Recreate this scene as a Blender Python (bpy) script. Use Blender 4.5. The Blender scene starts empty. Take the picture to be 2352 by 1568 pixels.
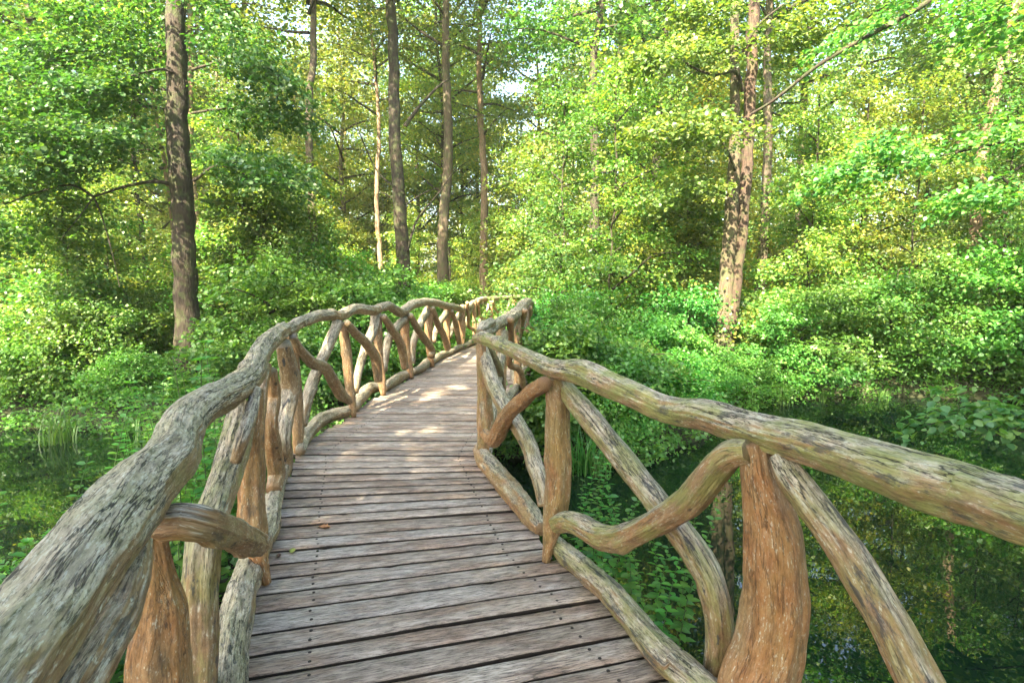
import bpy, math, random
import numpy as np
from mathutils import Vector, noise

# ------------------------------------------------------------------ camera, sky, sun
sc = bpy.context.scene
CAMZ = 2.6
F_PX = 1300.0                      # focal length in units of a 2352 px wide frame
PITCH = math.atan(134 / F_PX)
cam_d = bpy.data.cameras.new('camera')
cam_d.sensor_width = 36.0
cam_d.lens = F_PX / 2352 * 36.0
cam_d.clip_start = 0.05
cam_d.clip_end = 1000
cam = bpy.data.objects.new('camera', cam_d)
cam.location = (0, 0, CAMZ)
cam.rotation_euler = (math.pi / 2 - PITCH, 0, 0)
sc.collection.objects.link(cam)
sc.camera = cam

SUN_EL = 41.0
SUN_AZ = 206.0                     # compass bearing of the sun, 0 = +Y, clockwise: behind and a little to the left
w = bpy.data.worlds.new("World")
sc.world = w
w.use_nodes = True
nt = w.node_tree
bg = nt.nodes['Background']
sky = nt.nodes.new('ShaderNodeTexSky')
sky.sky_type = 'NISHITA'
sky.sun_disc = False
sky.sun_elevation = math.radians(SUN_EL)
sky.sun_rotation = math.radians(SUN_AZ)
sky.air_density = 1.0
sky.dust_density = 4.0
sky.ozone_density = 0.4
nt.links.new(sky.outputs[0], bg.inputs[0])
bg.inputs[1].default_value = 0.115
sun_d = bpy.data.lights.new('sun', 'SUN')
sun_d.energy = 5.0
sun_d.angle = math.radians(0.5)
sun_d.color = (1.0, 0.86, 0.58)
sun = bpy.data.objects.new('sun', sun_d)
az = math.radians(SUN_AZ)
el = math.radians(SUN_EL)
SUNV = Vector((math.sin(az) * math.cos(el), math.cos(az) * math.cos(el), math.sin(el)))
sun.rotation_euler = (-SUNV).to_track_quat('-Z', 'Y').to_euler()
sc.collection.objects.link(sun)
sc.view_settings.view_transform = 'Standard'
sc.view_settings.look = 'None'
sc.view_settings.exposure = 3.25
sc.view_settings.gamma = 1.0
sc.cycles.max_bounces = 10
sc.cycles.diffuse_bounces = 6
sc.cycles.volume_bounces = 1
sc.cycles.glossy_bounces = 3
sc.cycles.transmission_bounces = 6
sc.cycles.caustics_reflective = False
sc.cycles.caustics_refractive = False

random.seed(7)
R = random.Random(11)

# ------------------------------------------------------------------ helpers
def empty(name, loc=(0, 0, 0), rz=0.0, scale=1.0):
    o = bpy.data.objects.new(name, None)
    o.location = loc
    o.rotation_euler = (0, 0, rz)
    if scale != 1.0:
        o.scale = (scale, scale, scale) if not isinstance(scale, tuple) else scale
    o.empty_display_size = 0.3
    sc.collection.objects.link(o)
    return o

def tag(o, label=None, cat=None, group=None, kind=None):
    if label: o['label'] = label
    if cat: o['category'] = cat
    if group: o['group'] = group
    if kind: o['kind'] = kind
    return o

def link(name, me, parent=None, loc=None):
    o = bpy.data.objects.new(name, me)
    sc.collection.objects.link(o)
    if parent: o.parent = parent
    if loc is not None: o.location = loc
    return o

def np_mesh(name, verts, faces, mats, matidx=None, attrs=None, smooth=False):
    """faces: (M,4) or (M,3) int array, or list of such blocks"""
    blocks = faces if isinstance(faces, list) else [faces]
    me = bpy.data.meshes.new(name)
    verts = np.ascontiguousarray(verts, dtype=np.float32)
    me.vertices.add(len(verts))
    me.vertices.foreach_set('co', verts.ravel())
    nl = sum(b.size for b in blocks)
    npoly = sum(len(b) for b in blocks)
    me.loops.add(nl)
    me.loops.foreach_set('vertex_index', np.concatenate([b.ravel() for b in blocks]).astype(np.int32))
    me.polygons.add(npoly)
    tot = np.concatenate([np.full(len(b), b.shape[1], dtype=np.int32) for b in blocks])
    start = np.concatenate([[0], np.cumsum(tot)[:-1]]).astype(np.int32)
    me.polygons.foreach_set('loop_start', start)
    me.polygons.foreach_set('loop_total', tot)
    for m in mats: me.materials.append(m)
    if matidx is not None:
        me.polygons.foreach_set('material_index', np.asarray(matidx, dtype=np.int32))
    if smooth:
        me.polygons.foreach_set('use_smooth', np.ones(npoly, dtype=bool))
    if attrs:
        for k, v in attrs.items():
            v = np.ascontiguousarray(v, dtype=np.float32)
            if v.ndim == 1:
                a = me.attributes.new(k, 'FLOAT', 'POINT'); a.data.foreach_set('value', v)
            else:
                a = me.attributes.new(k, 'FLOAT_VECTOR', 'POINT'); a.data.foreach_set('vector', v.ravel())
    me.update(calc_edges=True)
    me.validate()
    return me

def pix(px, py):
    u = (px - 1176) / F_PX
    v = (784 - py) / F_PX
    return (u, math.cos(PITCH) + v * math.sin(PITCH), -math.sin(PITCH) + v * math.cos(PITCH))

def atY(px, py, Y):
    """real point at distance Y ahead that was measured at (px,py) in the photo"""
    d = pix(px, py); t = Y / d[1]
    return Vector((d[0] * t, Y, CAMZ + d[2] * t)), t

def atZ(px, py, z):
    d = pix(px, py); t = (z - CAMZ) / d[2]
    return Vector((d[0] * t, d[1] * t, z)), t

def on_plane(px, py, a, b, off, ylim=None):
    """point on the vertical railing plane through plan points a, b, pushed sideways by off"""
    ax, ay = a; bx, by = b
    dx, dy = bx - ax, by - ay
    L = math.hypot(dx, dy); nx, ny = -dy / L, dx / L
    d = pix(px, py)
    den = d[0] * nx + d[1] * ny
    c = ax * nx + ay * ny + off
    t = c / den if abs(den) > 1e-4 else 1.0
    Y = d[1] * t
    if ylim:
        if t <= 0: Y = ylim[1]
        Y = min(max(Y, ylim[0]), ylim[1])
    return atY(px, py, Y)

def lerp_tab(x, tab):
    if x <= tab[0][0]:
        (x0, y0), (x1, y1) = tab[0], tab[1]
    elif x >= tab[-1][0]:
        (x0, y0), (x1, y1) = tab[-2], tab[-1]
    else:
        for i in range(len(tab) - 1):
            if tab[i][0] <= x <= tab[i + 1][0]:
                (x0, y0), (x1, y1) = tab[i], tab[i + 1]; break
    return y0 + (y1 - y0) * (x - x0) / (x1 - x0)

# ------------------------------------------------------------------ materials
def new_mat(name):
    m = bpy.data.materials.new(name); m.use_nodes = True
    t = m.node_tree
    for n in list(t.nodes): t.nodes.remove(n)
    out = t.nodes.new('ShaderNodeOutputMaterial')
    return m, t, out

class NB:
    """tiny node builder"""
    def __init__(s, t): s.t = t
    def n(s, typ, **kw):
        x = s.t.nodes.new(typ)
        for k, v in kw.items(): setattr(x, k, v)
        return x
    def l(s, a, b): s.t.links.new(a, b)
    def val(s, sock, v):
        if isinstance(v, bpy.types.NodeSocket): s.l(v, sock)
        elif v is not None: sock.default_value = v
    def math(s, op, a, b=None, c=None, clamp=False):
        x = s.n('ShaderNodeMath', operation=op, use_clamp=clamp)
        s.val(x.inputs[0], a); s.val(x.inputs[1], b); s.val(x.inputs[2], c)
        return x.outputs[0]
    def mapv(s, vec, scale, loc=(0, 0, 0)):
        x = s.n('ShaderNodeMapping'); s.l(vec, x.inputs[0])
        x.inputs['Scale'].default_value = scale
        s.val(x.inputs['Location'], loc)
        return x.outputs[0]
    def noise(s, vec, scale=1.0, detail=3.0, rough=0.55, dist=0.0):
        x = s.n('ShaderNodeTexNoise'); s.l(vec, x.inputs['Vector'])
        x.inputs['Scale'].default_value = scale; x.inputs['Detail'].default_value = detail
        x.inputs['Roughness'].default_value = rough; x.inputs['Distortion'].default_value = dist
        return x.outputs['Fac']
    def ramp(s, fac, stops):
        x = s.n('ShaderNodeValToRGB'); s.l(fac, x.inputs[0])
        cr = x.color_ramp
        while len(cr.elements) < len(stops): cr.elements.new(0.5)
        for e, (p, c) in zip(cr.elements, stops):
            e.position = p
            e.color = (c, c, c, 1) if not isinstance(c, tuple) else (*c, 1)
        return x.outputs[0]
    def mix(s, fac, a, b, blend='MIX'):
        x = s.n('ShaderNodeMix', data_type='RGBA', blend_type=blend)
        s.val(x.inputs[0], fac)
        for k, v in ((6, a), (7, b)):
            if isinstance(v, tuple): x.inputs[k].default_value = (*v, 1)
            else: s.l(v, x.inputs[k])
        return x.outputs[2]

def leaf_material(name, dark, mid, light, trans=(1.0, 1.0, 0.45), gloss=0.045, tfac=0.48):
    m, t, out = new_mat(name); b = NB(t)
    at = b.n('ShaderNodeAttribute', attribute_name='rnd')
    oi = b.n('ShaderNodeObjectInfo')
    col = b.ramp(at.outputs['Fac'], [(0.0, dark), (0.5, mid), (1.0, light)])
    col = b.mix(1.0, col, oi.outputs['Color'], 'MULTIPLY')
    hs = b.n('ShaderNodeHueSaturation'); b.l(col, hs.inputs['Color'])
    b.l(b.math('MULTIPLY_ADD', oi.outputs['Random'], 0.05, 0.475), hs.inputs['Hue'])
    b.l(b.math('MULTIPLY_ADD', oi.outputs['Random'], 0.35, 0.85), hs.inputs['Value'])
    col = hs.outputs[0]
    df = b.n('ShaderNodeBsdfDiffuse'); b.l(col, df.inputs[0])
    tr = b.n('ShaderNodeBsdfTranslucent'); b.l(b.mix(1.0, col, tuple(x * 1.5 for x in trans), 'MULTIPLY'), tr.inputs[0])
    mx = b.n('ShaderNodeMixShader'); mx.inputs[0].default_value = tfac
    b.l(df.outputs[0], mx.inputs[1]); b.l(tr.outputs[0], mx.inputs[2])
    gl = b.n('ShaderNodeBsdfGlossy'); gl.inputs['Roughness'].default_value = 0.5
    gl.inputs[0].default_value = (0.85, 0.95, 0.9, 1)
    m2 = b.n('ShaderNodeMixShader'); m2.inputs[0].default_value = gloss
    b.l(mx.outputs[0], m2.inputs[1]); b.l(gl.outputs[0], m2.inputs[2])
    b.l(m2.outputs[0], out.inputs[0])
    return m

M_LEAF = leaf_material('leaf_forest', (0.035, 0.12, 0.035), (0.09, 0.20, 0.04), (0.24, 0.31, 0.06))
M_HERB = leaf_material('leaf_herb', (0.04, 0.15, 0.03), (0.08, 0.24, 0.04), (0.18, 0.34, 0.06))

def bark_material(name, c1, c2, c3, moss=0.3, zs=1.0):
    m, t, out = new_mat(name); b = NB(t)
    tc = b.n('ShaderNodeTexCoord'); oi = b.n('ShaderNodeObjectInfo')
    cmb = b.n('ShaderNodeCombineXYZ'); b.l(b.math('MULTIPLY', oi.outputs['Random'], 37.0), cmb.inputs[0])
    v = b.mapv(tc.outputs['Object'], (16, 16, 4 * zs), cmb.outputs[0])
    n1 = b.noise(v, 1.0, 5, 0.65, 0.6)
    n2 = b.noise(tc.outputs['Object'], 1.3, 3, 0.6)
    n3 = b.noise(tc.outputs['Object'], 6.0, 3, 0.6)
    col = b.mix(b.ramp(n1, [(0.38, 0.0), (0.62, 1.0)]), c1, c2)
    col = b.mix(b.ramp(n2, [(0.45, 0.0), (0.62, 0.8)]), col, c3)
    col = b.mix(b.math('MULTIPLY', b.ramp(n3, [(0.48, 0.0), (0.62, 1.0)]), moss), col, (0.07, 0.11, 0.03))
    p = b.n('ShaderNodeBsdfPrincipled'); b.l(col, p.inputs['Base Color'])
    p.inputs['Roughness'].default_value = 0.9
    bp = b.n('ShaderNodeBump'); bp.inputs['Strength'].default_value = 0.9; bp.inputs['Distance'].default_value = 0.04
    b.l(n1, bp.inputs['Height']); b.l(bp.outputs[0], p.inputs['Normal'])
    b.l(p.outputs[0], out.inputs[0])
    return m

M_BARK_DARK = bark_material('bark_dark', (0.010, 0.008, 0.007), (0.045, 0.034, 0.027), (0.036, 0.026, 0.018), 0.35)
M_BARK_TAN = bark_material('bark_tan', (0.022, 0.015, 0.012), (0.085, 0.055, 0.042), (0.065, 0.04, 0.03), 0.25)
M_BARK_OLIVE = bark_material('bark_olive', (0.035, 0.028, 0.02), (0.12, 0.095, 0.066), (0.085, 0.062, 0.042), 0.45)
M_BARK_GREY = bark_material('bark_grey', (0.045, 0.036, 0.03), (0.14, 0.108, 0.084), (0.12, 0.085, 0.06), 0.45)
M_BARK_PALE = bark_material('bark_pale', (0.12, 0.08, 0.055), (0.33, 0.23, 0.17), (0.27, 0.165, 0.11), 0.25)

def log_material(name):
    """peeled oak logs: silver grey weathered skin above, tan to orange wood below, cracks along the grain"""
    m, t, out = new_mat(name); b = NB(t)
    at = b.n('ShaderNodeAttribute', attribute_name='gc'); gc = at.outputs['Vector']
    oi = b.n('ShaderNodeObjectInfo')
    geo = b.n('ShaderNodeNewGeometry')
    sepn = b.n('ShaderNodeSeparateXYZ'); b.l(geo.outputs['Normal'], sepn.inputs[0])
    sepc = b.n('ShaderNodeSeparateColor'); b.l(oi.outputs['Color'], sepc.inputs[0])
    orange, mossy, dark = sepc.outputs[0], sepc.outputs[1], sepc.outputs[2]
    big = b.noise(b.mapv(gc, (7, 7, 2.2)), 1.0, 3, 0.6)
    mid = b.noise(b.mapv(gc, (28, 28, 12)), 1.0, 6, 0.75)
    fib = b.noise(b.mapv(gc, (150, 150, 22)), 1.0, 5, 0.75, 0.2)
    flk = b.noise(b.mapv(gc, (120, 120, 26), (7, 1, 3)), 1.0, 3, 0.7)
    crk = b.noise(b.mapv(gc, (26, 26, 2.2)), 1.0, 5, 0.65, 0.3)
    spk = b.noise(b.mapv(gc, (130, 130, 45)), 1.0, 2, 0.6)
    tool = b.noise(b.mapv(gc, (14, 14, 34)), 1.0, 2, 0.5)
    # wood below the weathered skin
    tan = b.ramp(mid, [(0.3, (0.13, 0.085, 0.045)), (0.5, (0.25, 0.165, 0.09)), (0.7, (0.34, 0.25, 0.155))])
    org = b.ramp(mid, [(0.3, (0.20, 0.09, 0.035)), (0.5, (0.34, 0.165, 0.065)), (0.68, (0.40, 0.25, 0.13))])
    wood = b.mix(b.math('MULTIPLY', b.ramp(big, [(0.38, 0.25), (0.6, 1.0)]), orange, clamp=True), tan, org)
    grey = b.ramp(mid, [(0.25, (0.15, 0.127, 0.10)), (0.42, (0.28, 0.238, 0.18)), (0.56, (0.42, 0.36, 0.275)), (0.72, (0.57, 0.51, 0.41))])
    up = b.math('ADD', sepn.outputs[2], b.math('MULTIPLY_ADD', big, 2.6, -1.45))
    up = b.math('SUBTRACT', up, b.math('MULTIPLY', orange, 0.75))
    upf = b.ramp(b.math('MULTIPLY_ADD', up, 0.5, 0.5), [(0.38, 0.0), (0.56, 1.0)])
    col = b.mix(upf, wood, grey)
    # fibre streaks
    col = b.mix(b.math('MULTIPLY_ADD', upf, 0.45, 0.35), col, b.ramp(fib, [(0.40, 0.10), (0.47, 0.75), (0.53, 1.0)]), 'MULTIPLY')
    col = b.mix(b.math('MULTIPLY', b.ramp(flk, [(0.55, 0.0), (0.62, 1.0)]), b.math('MULTIPLY_ADD', upf, 0.40, 0.10)), col, (0.56, 0.54, 0.48))
    # pale lichen specks
    lf = b.math('MULTIPLY', b.ramp(spk, [(0.58, 0.0), (0.66, 1.0)]), b.ramp(mid, [(0.45, 0.0), (0.6, 0.8)]))
    col = b.mix(lf, col, (0.58, 0.57, 0.48))
    # moss film
    ms = b.math('MULTIPLY', b.ramp(b.noise(b.mapv(gc, (11, 11, 5)), 1.0, 4, 0.7), [(0.42, 0.0), (0.6, 0.85)]), mossy)
    col = b.mix(ms, col, b.ramp(fib, [(0.3, (0.10, 0.12, 0.03)), (0.7, (0.32, 0.34, 0.11))]))
    # black weather stains, drawn out along the grain
    st = b.noise(b.mapv(gc, (20, 20, 6), (3, 5, 1)), 1.0, 6, 0.7)
    col = b.mix(b.math('MULTIPLY', b.ramp(st, [(0.58, 0.0), (0.63, 0.85)]), dark), col, (0.04, 0.045, 0.052))
    # knots
    vo = b.n('ShaderNodeTexVoronoi'); b.l(b.mapv(gc, (6, 6, 4.5), (1.3, 0.4, 0.8)), vo.inputs['Vector']); vo.inputs['Scale'].default_value = 1.0
    sp = b.n('ShaderNodeSeparateColor'); b.l(vo.outputs['Color'], sp.inputs[0])
    kd = b.math('ADD', vo.outputs['Distance'], b.math('MULTIPLY_ADD', mid, 0.10, -0.05))
    kn = b.math('MULTIPLY', b.ramp(kd, [(0.055, 1.0), (0.085, 0.0)]), b.math('GREATER_THAN', sp.outputs[0], 0.45))
    col = b.mix(b.math('MULTIPLY', kn, 0.85), col, (0.045, 0.032, 0.024))
    # drying cracks
    cm = b.ramp(b.math('ABSOLUTE', b.math('SUBTRACT', crk, 0.5)), [(0.0, 1.0), (0.010, 0.85), (0.016, 0.0)])
    cmask = b.math('MULTIPLY', cm, b.ramp(big, [(0.38, 0.25), (0.55, 1.0)]))
    cmask = b.math('MULTIPLY', cmask, b.math('MULTIPLY_ADD', upf, 0.5, 0.5))
    col = b.mix(b.math('MULTIPLY', cmask, 0.95), col, (0.022, 0.02, 0.018))
    p = b.n('ShaderNodeBsdfPrincipled'); b.l(col, p.inputs['Base Color'])
    p.inputs['Roughness'].default_value = 0.68
    p.inputs['Specular IOR Level'].default_value = 0.4
    h = b.math('MULTIPLY_ADD', fib, b.math('MULTIPLY_ADD', upf, 0.25, 0.05), b.math('MULTIPLY', mid, 0.30))
    h = b.math('MULTIPLY_ADD', tool, 0.35, h)
    h = b.math('SUBTRACT', h, b.math('MULTIPLY', cmask, 0.9))
    bp = b.n('ShaderNodeBump'); bp.inputs['Strength'].default_value = 0.8; bp.inputs['Distance'].default_value = 0.008
    b.l(h, bp.inputs['Height']); b.l(bp.outputs[0], p.inputs['Normal'])
    b.l(p.outputs[0], out.inputs[0])
    return m
M_LOG = log_material('peeled_log')

def deck_material():
    m, t, out = new_mat('deck_boards'); b = NB(t)
    gc = b.n('ShaderNodeAttribute', attribute_name='gc').outputs['Vector']
    rn = b.n('ShaderNodeAttribute', attribute_name='rnd').outputs['Fac']
    big = b.noise(b.mapv(gc, (2.2, 7, 7)), 1.0, 4, 0.6)
    mid = b.noise(b.mapv(gc, (7, 40, 40)), 1.0, 6, 0.75)
    fib = b.noise(b.mapv(gc, (14, 130, 130)), 1.0, 6, 0.78, 0.2)
    crk = b.noise(b.mapv(gc, (1.8, 42, 42), (4, 0, 0)), 1.0, 3, 0.6, 0.2)
    grey = b.ramp(mid, [(0.25, (0.13, 0.108, 0.092)), (0.42, (0.27, 0.235, 0.205)), (0.56, (0.41, 0.365, 0.325)), (0.75, (0.57, 0.52, 0.475))])
    brown = b.ramp(mid, [(0.3, (0.14, 0.095, 0.07)), (0.6, (0.36, 0.26, 0.20))])
    col = b.mix(b.ramp(big, [(0.47, 0.0), (0.62, 0.8)]), grey, brown)
    col = b.mix(1.0, col, b.ramp(rn, [(0.0, (0.60, 0.56, 0.54)), (0.25, (1.1, 1.05, 1.02)), (0.5, (0.8, 0.74, 0.70)), (0.75, (1.0, 1.0, 1.02)), (1.0, (1.28, 1.22, 1.16))]), 'MULTIPLY')
    col = b.mix(0.85, col, b.ramp(fib, [(0.40, 0.15), (0.47, 0.75), (0.54, 1.05)]), 'MULTIPLY')
    st = b.noise(b.mapv(gc, (2.2, 13, 13), (9, 2, 1)), 1.0, 6, 0.72)
    col = b.mix(b.ramp(st, [(0.56, 0.0), (0.70, 0.6)]), col, (0.06, 0.058, 0.065))
    cm = b.ramp(b.math('ABSOLUTE', b.math('SUBTRACT', crk, 0.5)), [(0.0, 1.0), (0.012, 0.0)])
    cm = b.math('MULTIPLY', cm, b.ramp(big, [(0.42, 0.0), (0.6, 1.0)]))
    col = b.mix(b.math('MULTIPLY', cm, 0.85), col, (0.03, 0.027, 0.027))
    p = b.n('ShaderNodeBsdfPrincipled'); b.l(col, p.inputs['Base Color'])
    p.inputs['Roughness'].default_value = 0.72
    h = b.math('SUBTRACT', b.math('MULTIPLY_ADD', fib, 0.5, b.math('MULTIPLY', mid, 0.35)), cm)
    bp = b.n('ShaderNodeBump'); bp.inputs['Strength'].default_value = 0.75; bp.inputs['Distance'].default_value = 0.006
    b.l(h, bp.inputs['Height']); b.l(bp.outputs[0], p.inputs['Normal'])
    b.l(p.outputs[0], out.inputs[0])
    return m
M_DECK = deck_material()

def plain(name, col, rough=0.8, metal=0.0, scale=8.0, var=0.4):
    m, t, out = new_mat(name); b = NB(t)
    tc = b.n('ShaderNodeTexCoord')
    n = b.noise(tc.outputs['Object'], scale, 4, 0.6)
    c = b.mix(b.ramp(n, [(0.3, 0.0), (0.7, 1.0)]), tuple(x * (1 - var) for x in col), tuple(min(1, x * (1 + var)) for x in col))
    p = b.n('ShaderNodeBsdfPrincipled'); b.l(c, p.inputs['Base Color'])
    p.inputs['Roughness'].default_value = rough; p.inputs['Metallic'].default_value = metal
    b.l(p.outputs[0], out.inputs[0])
    return m
M_SIDE = plain('gap_shade_sides', (0.022, 0.017, 0.014), 0.9, 0, 30)  # near-black board sides: shade of the deck gaps put into the colour
M_SCREW = plain('rusty_screw', (0.03, 0.024, 0.022), 0.7, 0.3)
M_BEAM = plain('dark_beam', (0.07, 0.055, 0.04), 0.85)
M_SOIL = plain('soil', (0.025, 0.03, 0.012), 0.95, 0, 1.7, 0.6)
M_STEM = plain('green_stem', (0.06, 0.11, 0.03), 0.7)

def water_material():
    m, t, out = new_mat('pond_water'); b = NB(t)
    tc = b.n('ShaderNodeTexCoord')
    n = b.noise(b.mapv(tc.outputs['Object'], (0.35, 0.35, 1)), 1.0, 3, 0.5)
    col = b.ramp(n, [(0.35, (0.003, 0.010, 0.006)), (0.7, (0.008, 0.018, 0.008))])
    p = b.n('ShaderNodeBsdfPrincipled'); b.l(col, p.inputs['Base Color'])
    p.inputs['Roughness'].default_value = 0.0
    p.inputs['IOR'].default_value = 1.5
    rip = b.noise(b.mapv(tc.outputs['Object'], (2.2, 1.4, 1)), 1.0, 2, 0.5)
    fine = b.noise(b.mapv(tc.outputs['Object'], (9, 6, 1)), 1.0, 2, 0.5)
    bp = b.n('ShaderNodeBump'); bp.inputs['Strength'].default_value = 0.03; bp.inputs['Distance'].default_value = 0.05
    b.l(b.math('MULTIPLY_ADD', fine, 0.15, rip), bp.inputs['Height']); b.l(bp.outputs[0], p.inputs['Normal'])
    b.l(p.outputs[0], out.inputs[0])
    return m
M_WATER = water_material()

# ------------------------------------------------------------------ terrain and water
FAR_BANK = [(-200, 9.5), (-14, 10.0), (-8, 9.6), (-5, 9.1), (-2.5, 8.9), (-0.5, 8.4), (0.8, 7.4), (2.0, 7.9), (3.2, 9.0), (4.6, 11.0), (6.4, 12.4), (8.5, 12.6), (12, 11.8), (16, 10.5), (200, 10)]
NEAR_BANK = [(-200, 4.6), (-8, 2.4), (-5.0, 3.4), (-4.1, 4.5), (-3.6, 6.8), (-3.2, 7.2), (-2.4, 7.2), (-1.9, 4.5), (-1.2, -3.0), (3, -4.5), (200, -5)]
def sst(x): x = min(max(x, 0), 1); return x * x * (3 - 2 * x)
def ground_z(x, y):
    yf = lerp_tab(x, FAR_BANK) + 0.35 * noise.noise(Vector((x * 0.8, 3.1, 0)))
    yn = lerp_tab(x, NEAR_BANK) + 0.25 * noise.noise(Vector((x * 0.9, 9.1, 0)))
    a = sst((y - yf) / 1.1 + 0.35); c = sst((yn - y) / 0.9 + 0.35)
    h = -0.55 + 0.85 * max(a, c)
    if a > 0.5: h += 0.012 * (y - yf) + 0.25 * noise.noise(Vector((x * 0.15, y * 0.15, 0))) * sst((y - yf) / 6)
    if c > 0.5: h += 0.02 * (yn - y)
    return h
xs = np.concatenate([np.linspace(-220, -24, 25)[:-1], np.linspace(-24, 24, 161), np.linspace(24, 220, 25)[1:]])
ys = np.concatenate([np.linspace(-150, -10, 15)[:-1], np.linspace(-10, 24, 120), np.linspace(24, 60, 37)[1:], np.linspace(60, 300, 20)[1:]])
gv = np.array([(x, y, ground_z(x, y)) for y in ys for x in xs])
nx_, ny_ = len(xs), len(ys)
ii = np.arange(nx_ * ny_).reshape(ny_, nx_)
gf = np.stack([ii[:-1, :-1].ravel(), ii[:-1, 1:].ravel(), ii[1:, 1:].ravel(), ii[1:, :-1].ravel()], 1)
ground = link('ground', np_mesh('ground', gv, gf, [M_SOIL], smooth=True)); tag(ground, kind='structure')
wv = np.array([(-60, -30, 0), (60, -30, 0), (60, 40, 0), (-60, 40, 0)]); 
water = link('pond_water', np_mesh('pond_water', wv, np.array([[0, 1, 2, 3]]), [M_WATER])); tag(water, kind='structure')

# ------------------------------------------------------------------ logs
def catmull(P, n_per):
    """P: list of (x,y,z,r) -> densely resampled array"""
    P = [np.array(p, float) for p in P]
    P = [2 * P[0] - P[1]] + P + [2 * P[-1] - P[-2]]
    out = []
    for i in range(1, len(P) - 2):
        p0, p1, p2, p3 = P[i - 1:i + 3]
        n = max(2, int(np.linalg.norm((p2 - p1)[:3]) / n_per))
        for k in range(n):
            t = k / n
            out.append(0.5 * ((2 * p1) + (-p0 + p2) * t + (2 * p0 - 5 * p1 + 4 * p2 - p3) * t * t + (-p0 + 3 * p1 - 3 * p2 + p3) * t ** 3))
    out.append(P[-2])
    return np.array(out)

def tube_arrays(P, step=0.03, sides=14, seed=0.0, wob=0.08, ridge=0.0, off=None, knots=0, kinkamp=0.0, facet=0.0, crack=0.0):
    C = catmull(P, step)
    n = len(C)
    pos, rad = C[:, :3], np.maximum(C[:, 3], 0.002)
    if kinkamp > 0:
        for i in range(n):
            s_ = i * step
            q = noise.noise_vector(Vector((s_ * 3.1, seed * 1.7, 4.2)))
            pos[i] += np.array(q) * kinkamp * min(1, i / 6) * min(1, (n - 1 - i) / 6)
    tan = np.gradient(pos, axis=0); tan /= np.linalg.norm(tan, axis=1)[:, None] + 1e-9
    ref = np.array([0, 0, 1.0]) if abs(tan[0][2]) < 0.8 else np.array([1.0, 0, 0])
    u = np.cross(ref, tan[0]); u /= np.linalg.norm(u)
    V, G = [], []
    s = 0.0
    rs = random.Random(int(seed * 1000))
    K = [(rs.uniform(0.1, 0.9) * n, rs.uniform(0, 2 * math.pi), rs.uniform(0.25, 0.5)) for _ in range(knots)]
    for i in range(n):
        u = u - tan[i] * np.dot(u, tan[i]); u /= np.linalg.norm(u) + 1e-9
        v = np.cross(tan[i], u)
        if i: s += np.linalg.norm(pos[i] - pos[i - 1])
        for k in range(sides):
            a = 2 * math.pi * k / sides
            ca, sa = math.cos(a), math.sin(a)
            r = rad[i]
            f = 1.0
            if facet:
                aa = a + 0.35 * noise.noise(Vector((seed, s * 1.3, 2.0))) + seed
                nf = 7; m_ = (aa % (2 * math.pi / nf)) - math.pi / nf
                f *= 1 + facet * (math.cos(math.pi / nf) / math.cos(m_) - 0.955) * (1 + noise.noise(Vector((seed + 5, math.floor(aa / (2 * math.pi / nf)) * 1.7, s * 4))))
            if crack:
                q = abs(noise.noise(Vector((ca * 2.6 + seed, sa * 2.6, s * 1.25 + seed))))
                q2 = abs(noise.noise(Vector((ca * 5.5 - seed, sa * 5.5, s * 2.2))))
                gate = 1.0 if noise.noise(Vector((ca + seed, sa, s * 2.0))) > -0.1 else 0.3
                f -= crack * gate * (max(0, 1 - q / 0.055) + 0.5 * max(0, 1 - q2 / 0.07))
            if wob: f += wob * (noise.noise(Vector((ca * 1.1 + seed, sa * 1.1, s * 5))) * 1.2 + 0.6 * noise.noise(Vector((ca * 2.2 + seed, sa * 2.2, s * 16))))
            if ridge: f += ridge * noise.noise(Vector((ca * 9 + seed, sa * 9, s * 2.0)))
            for (ki, ka, kh) in K:
                dd = ((i - ki) * step / (rad[i] * 0.9)) ** 2
                if dd < 4:
                    da = math.cos(a - ka)
                    if da > 0.3: f += kh * 0.55 * math.exp(-dd * 1.6) * ((da - 0.3) / 0.7) ** 2
            V.append(pos[i] + (u * ca + v * sa) * r * f)
            G.append((ca * r, sa * r, s))
    V = np.array(V); G = np.array(G)
    if off is not None: G = G + np.array([off, off * 0.37, off * 1.3])
    idx = np.arange(n * sides).reshape(n, sides)
    nxt = np.roll(idx, -1, axis=1)
    F = np.stack([idx[:-1].ravel(), nxt[:-1].ravel(), nxt[1:].ravel(), idx[1:].ravel()], 1)
    # end caps (fans)
    c0, c1 = len(V), len(V) + 1
    V = np.vstack([V, pos[0] - tan[0] * rad[0] * 0.08, pos[-1] + tan[-1] * rad[-1] * 0.08])
    G = np.vstack([G, G[0] * 0.3, G[-2] * 0.3])
    T = np.array([[c0, idx[0][(k + 1) % sides], idx[0][k]] for k in range(sides)] + [[c1, idx[-1][k], idx[-1][(k + 1) % sides]] for k in range(sides)])
    return V, F, T, G

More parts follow.
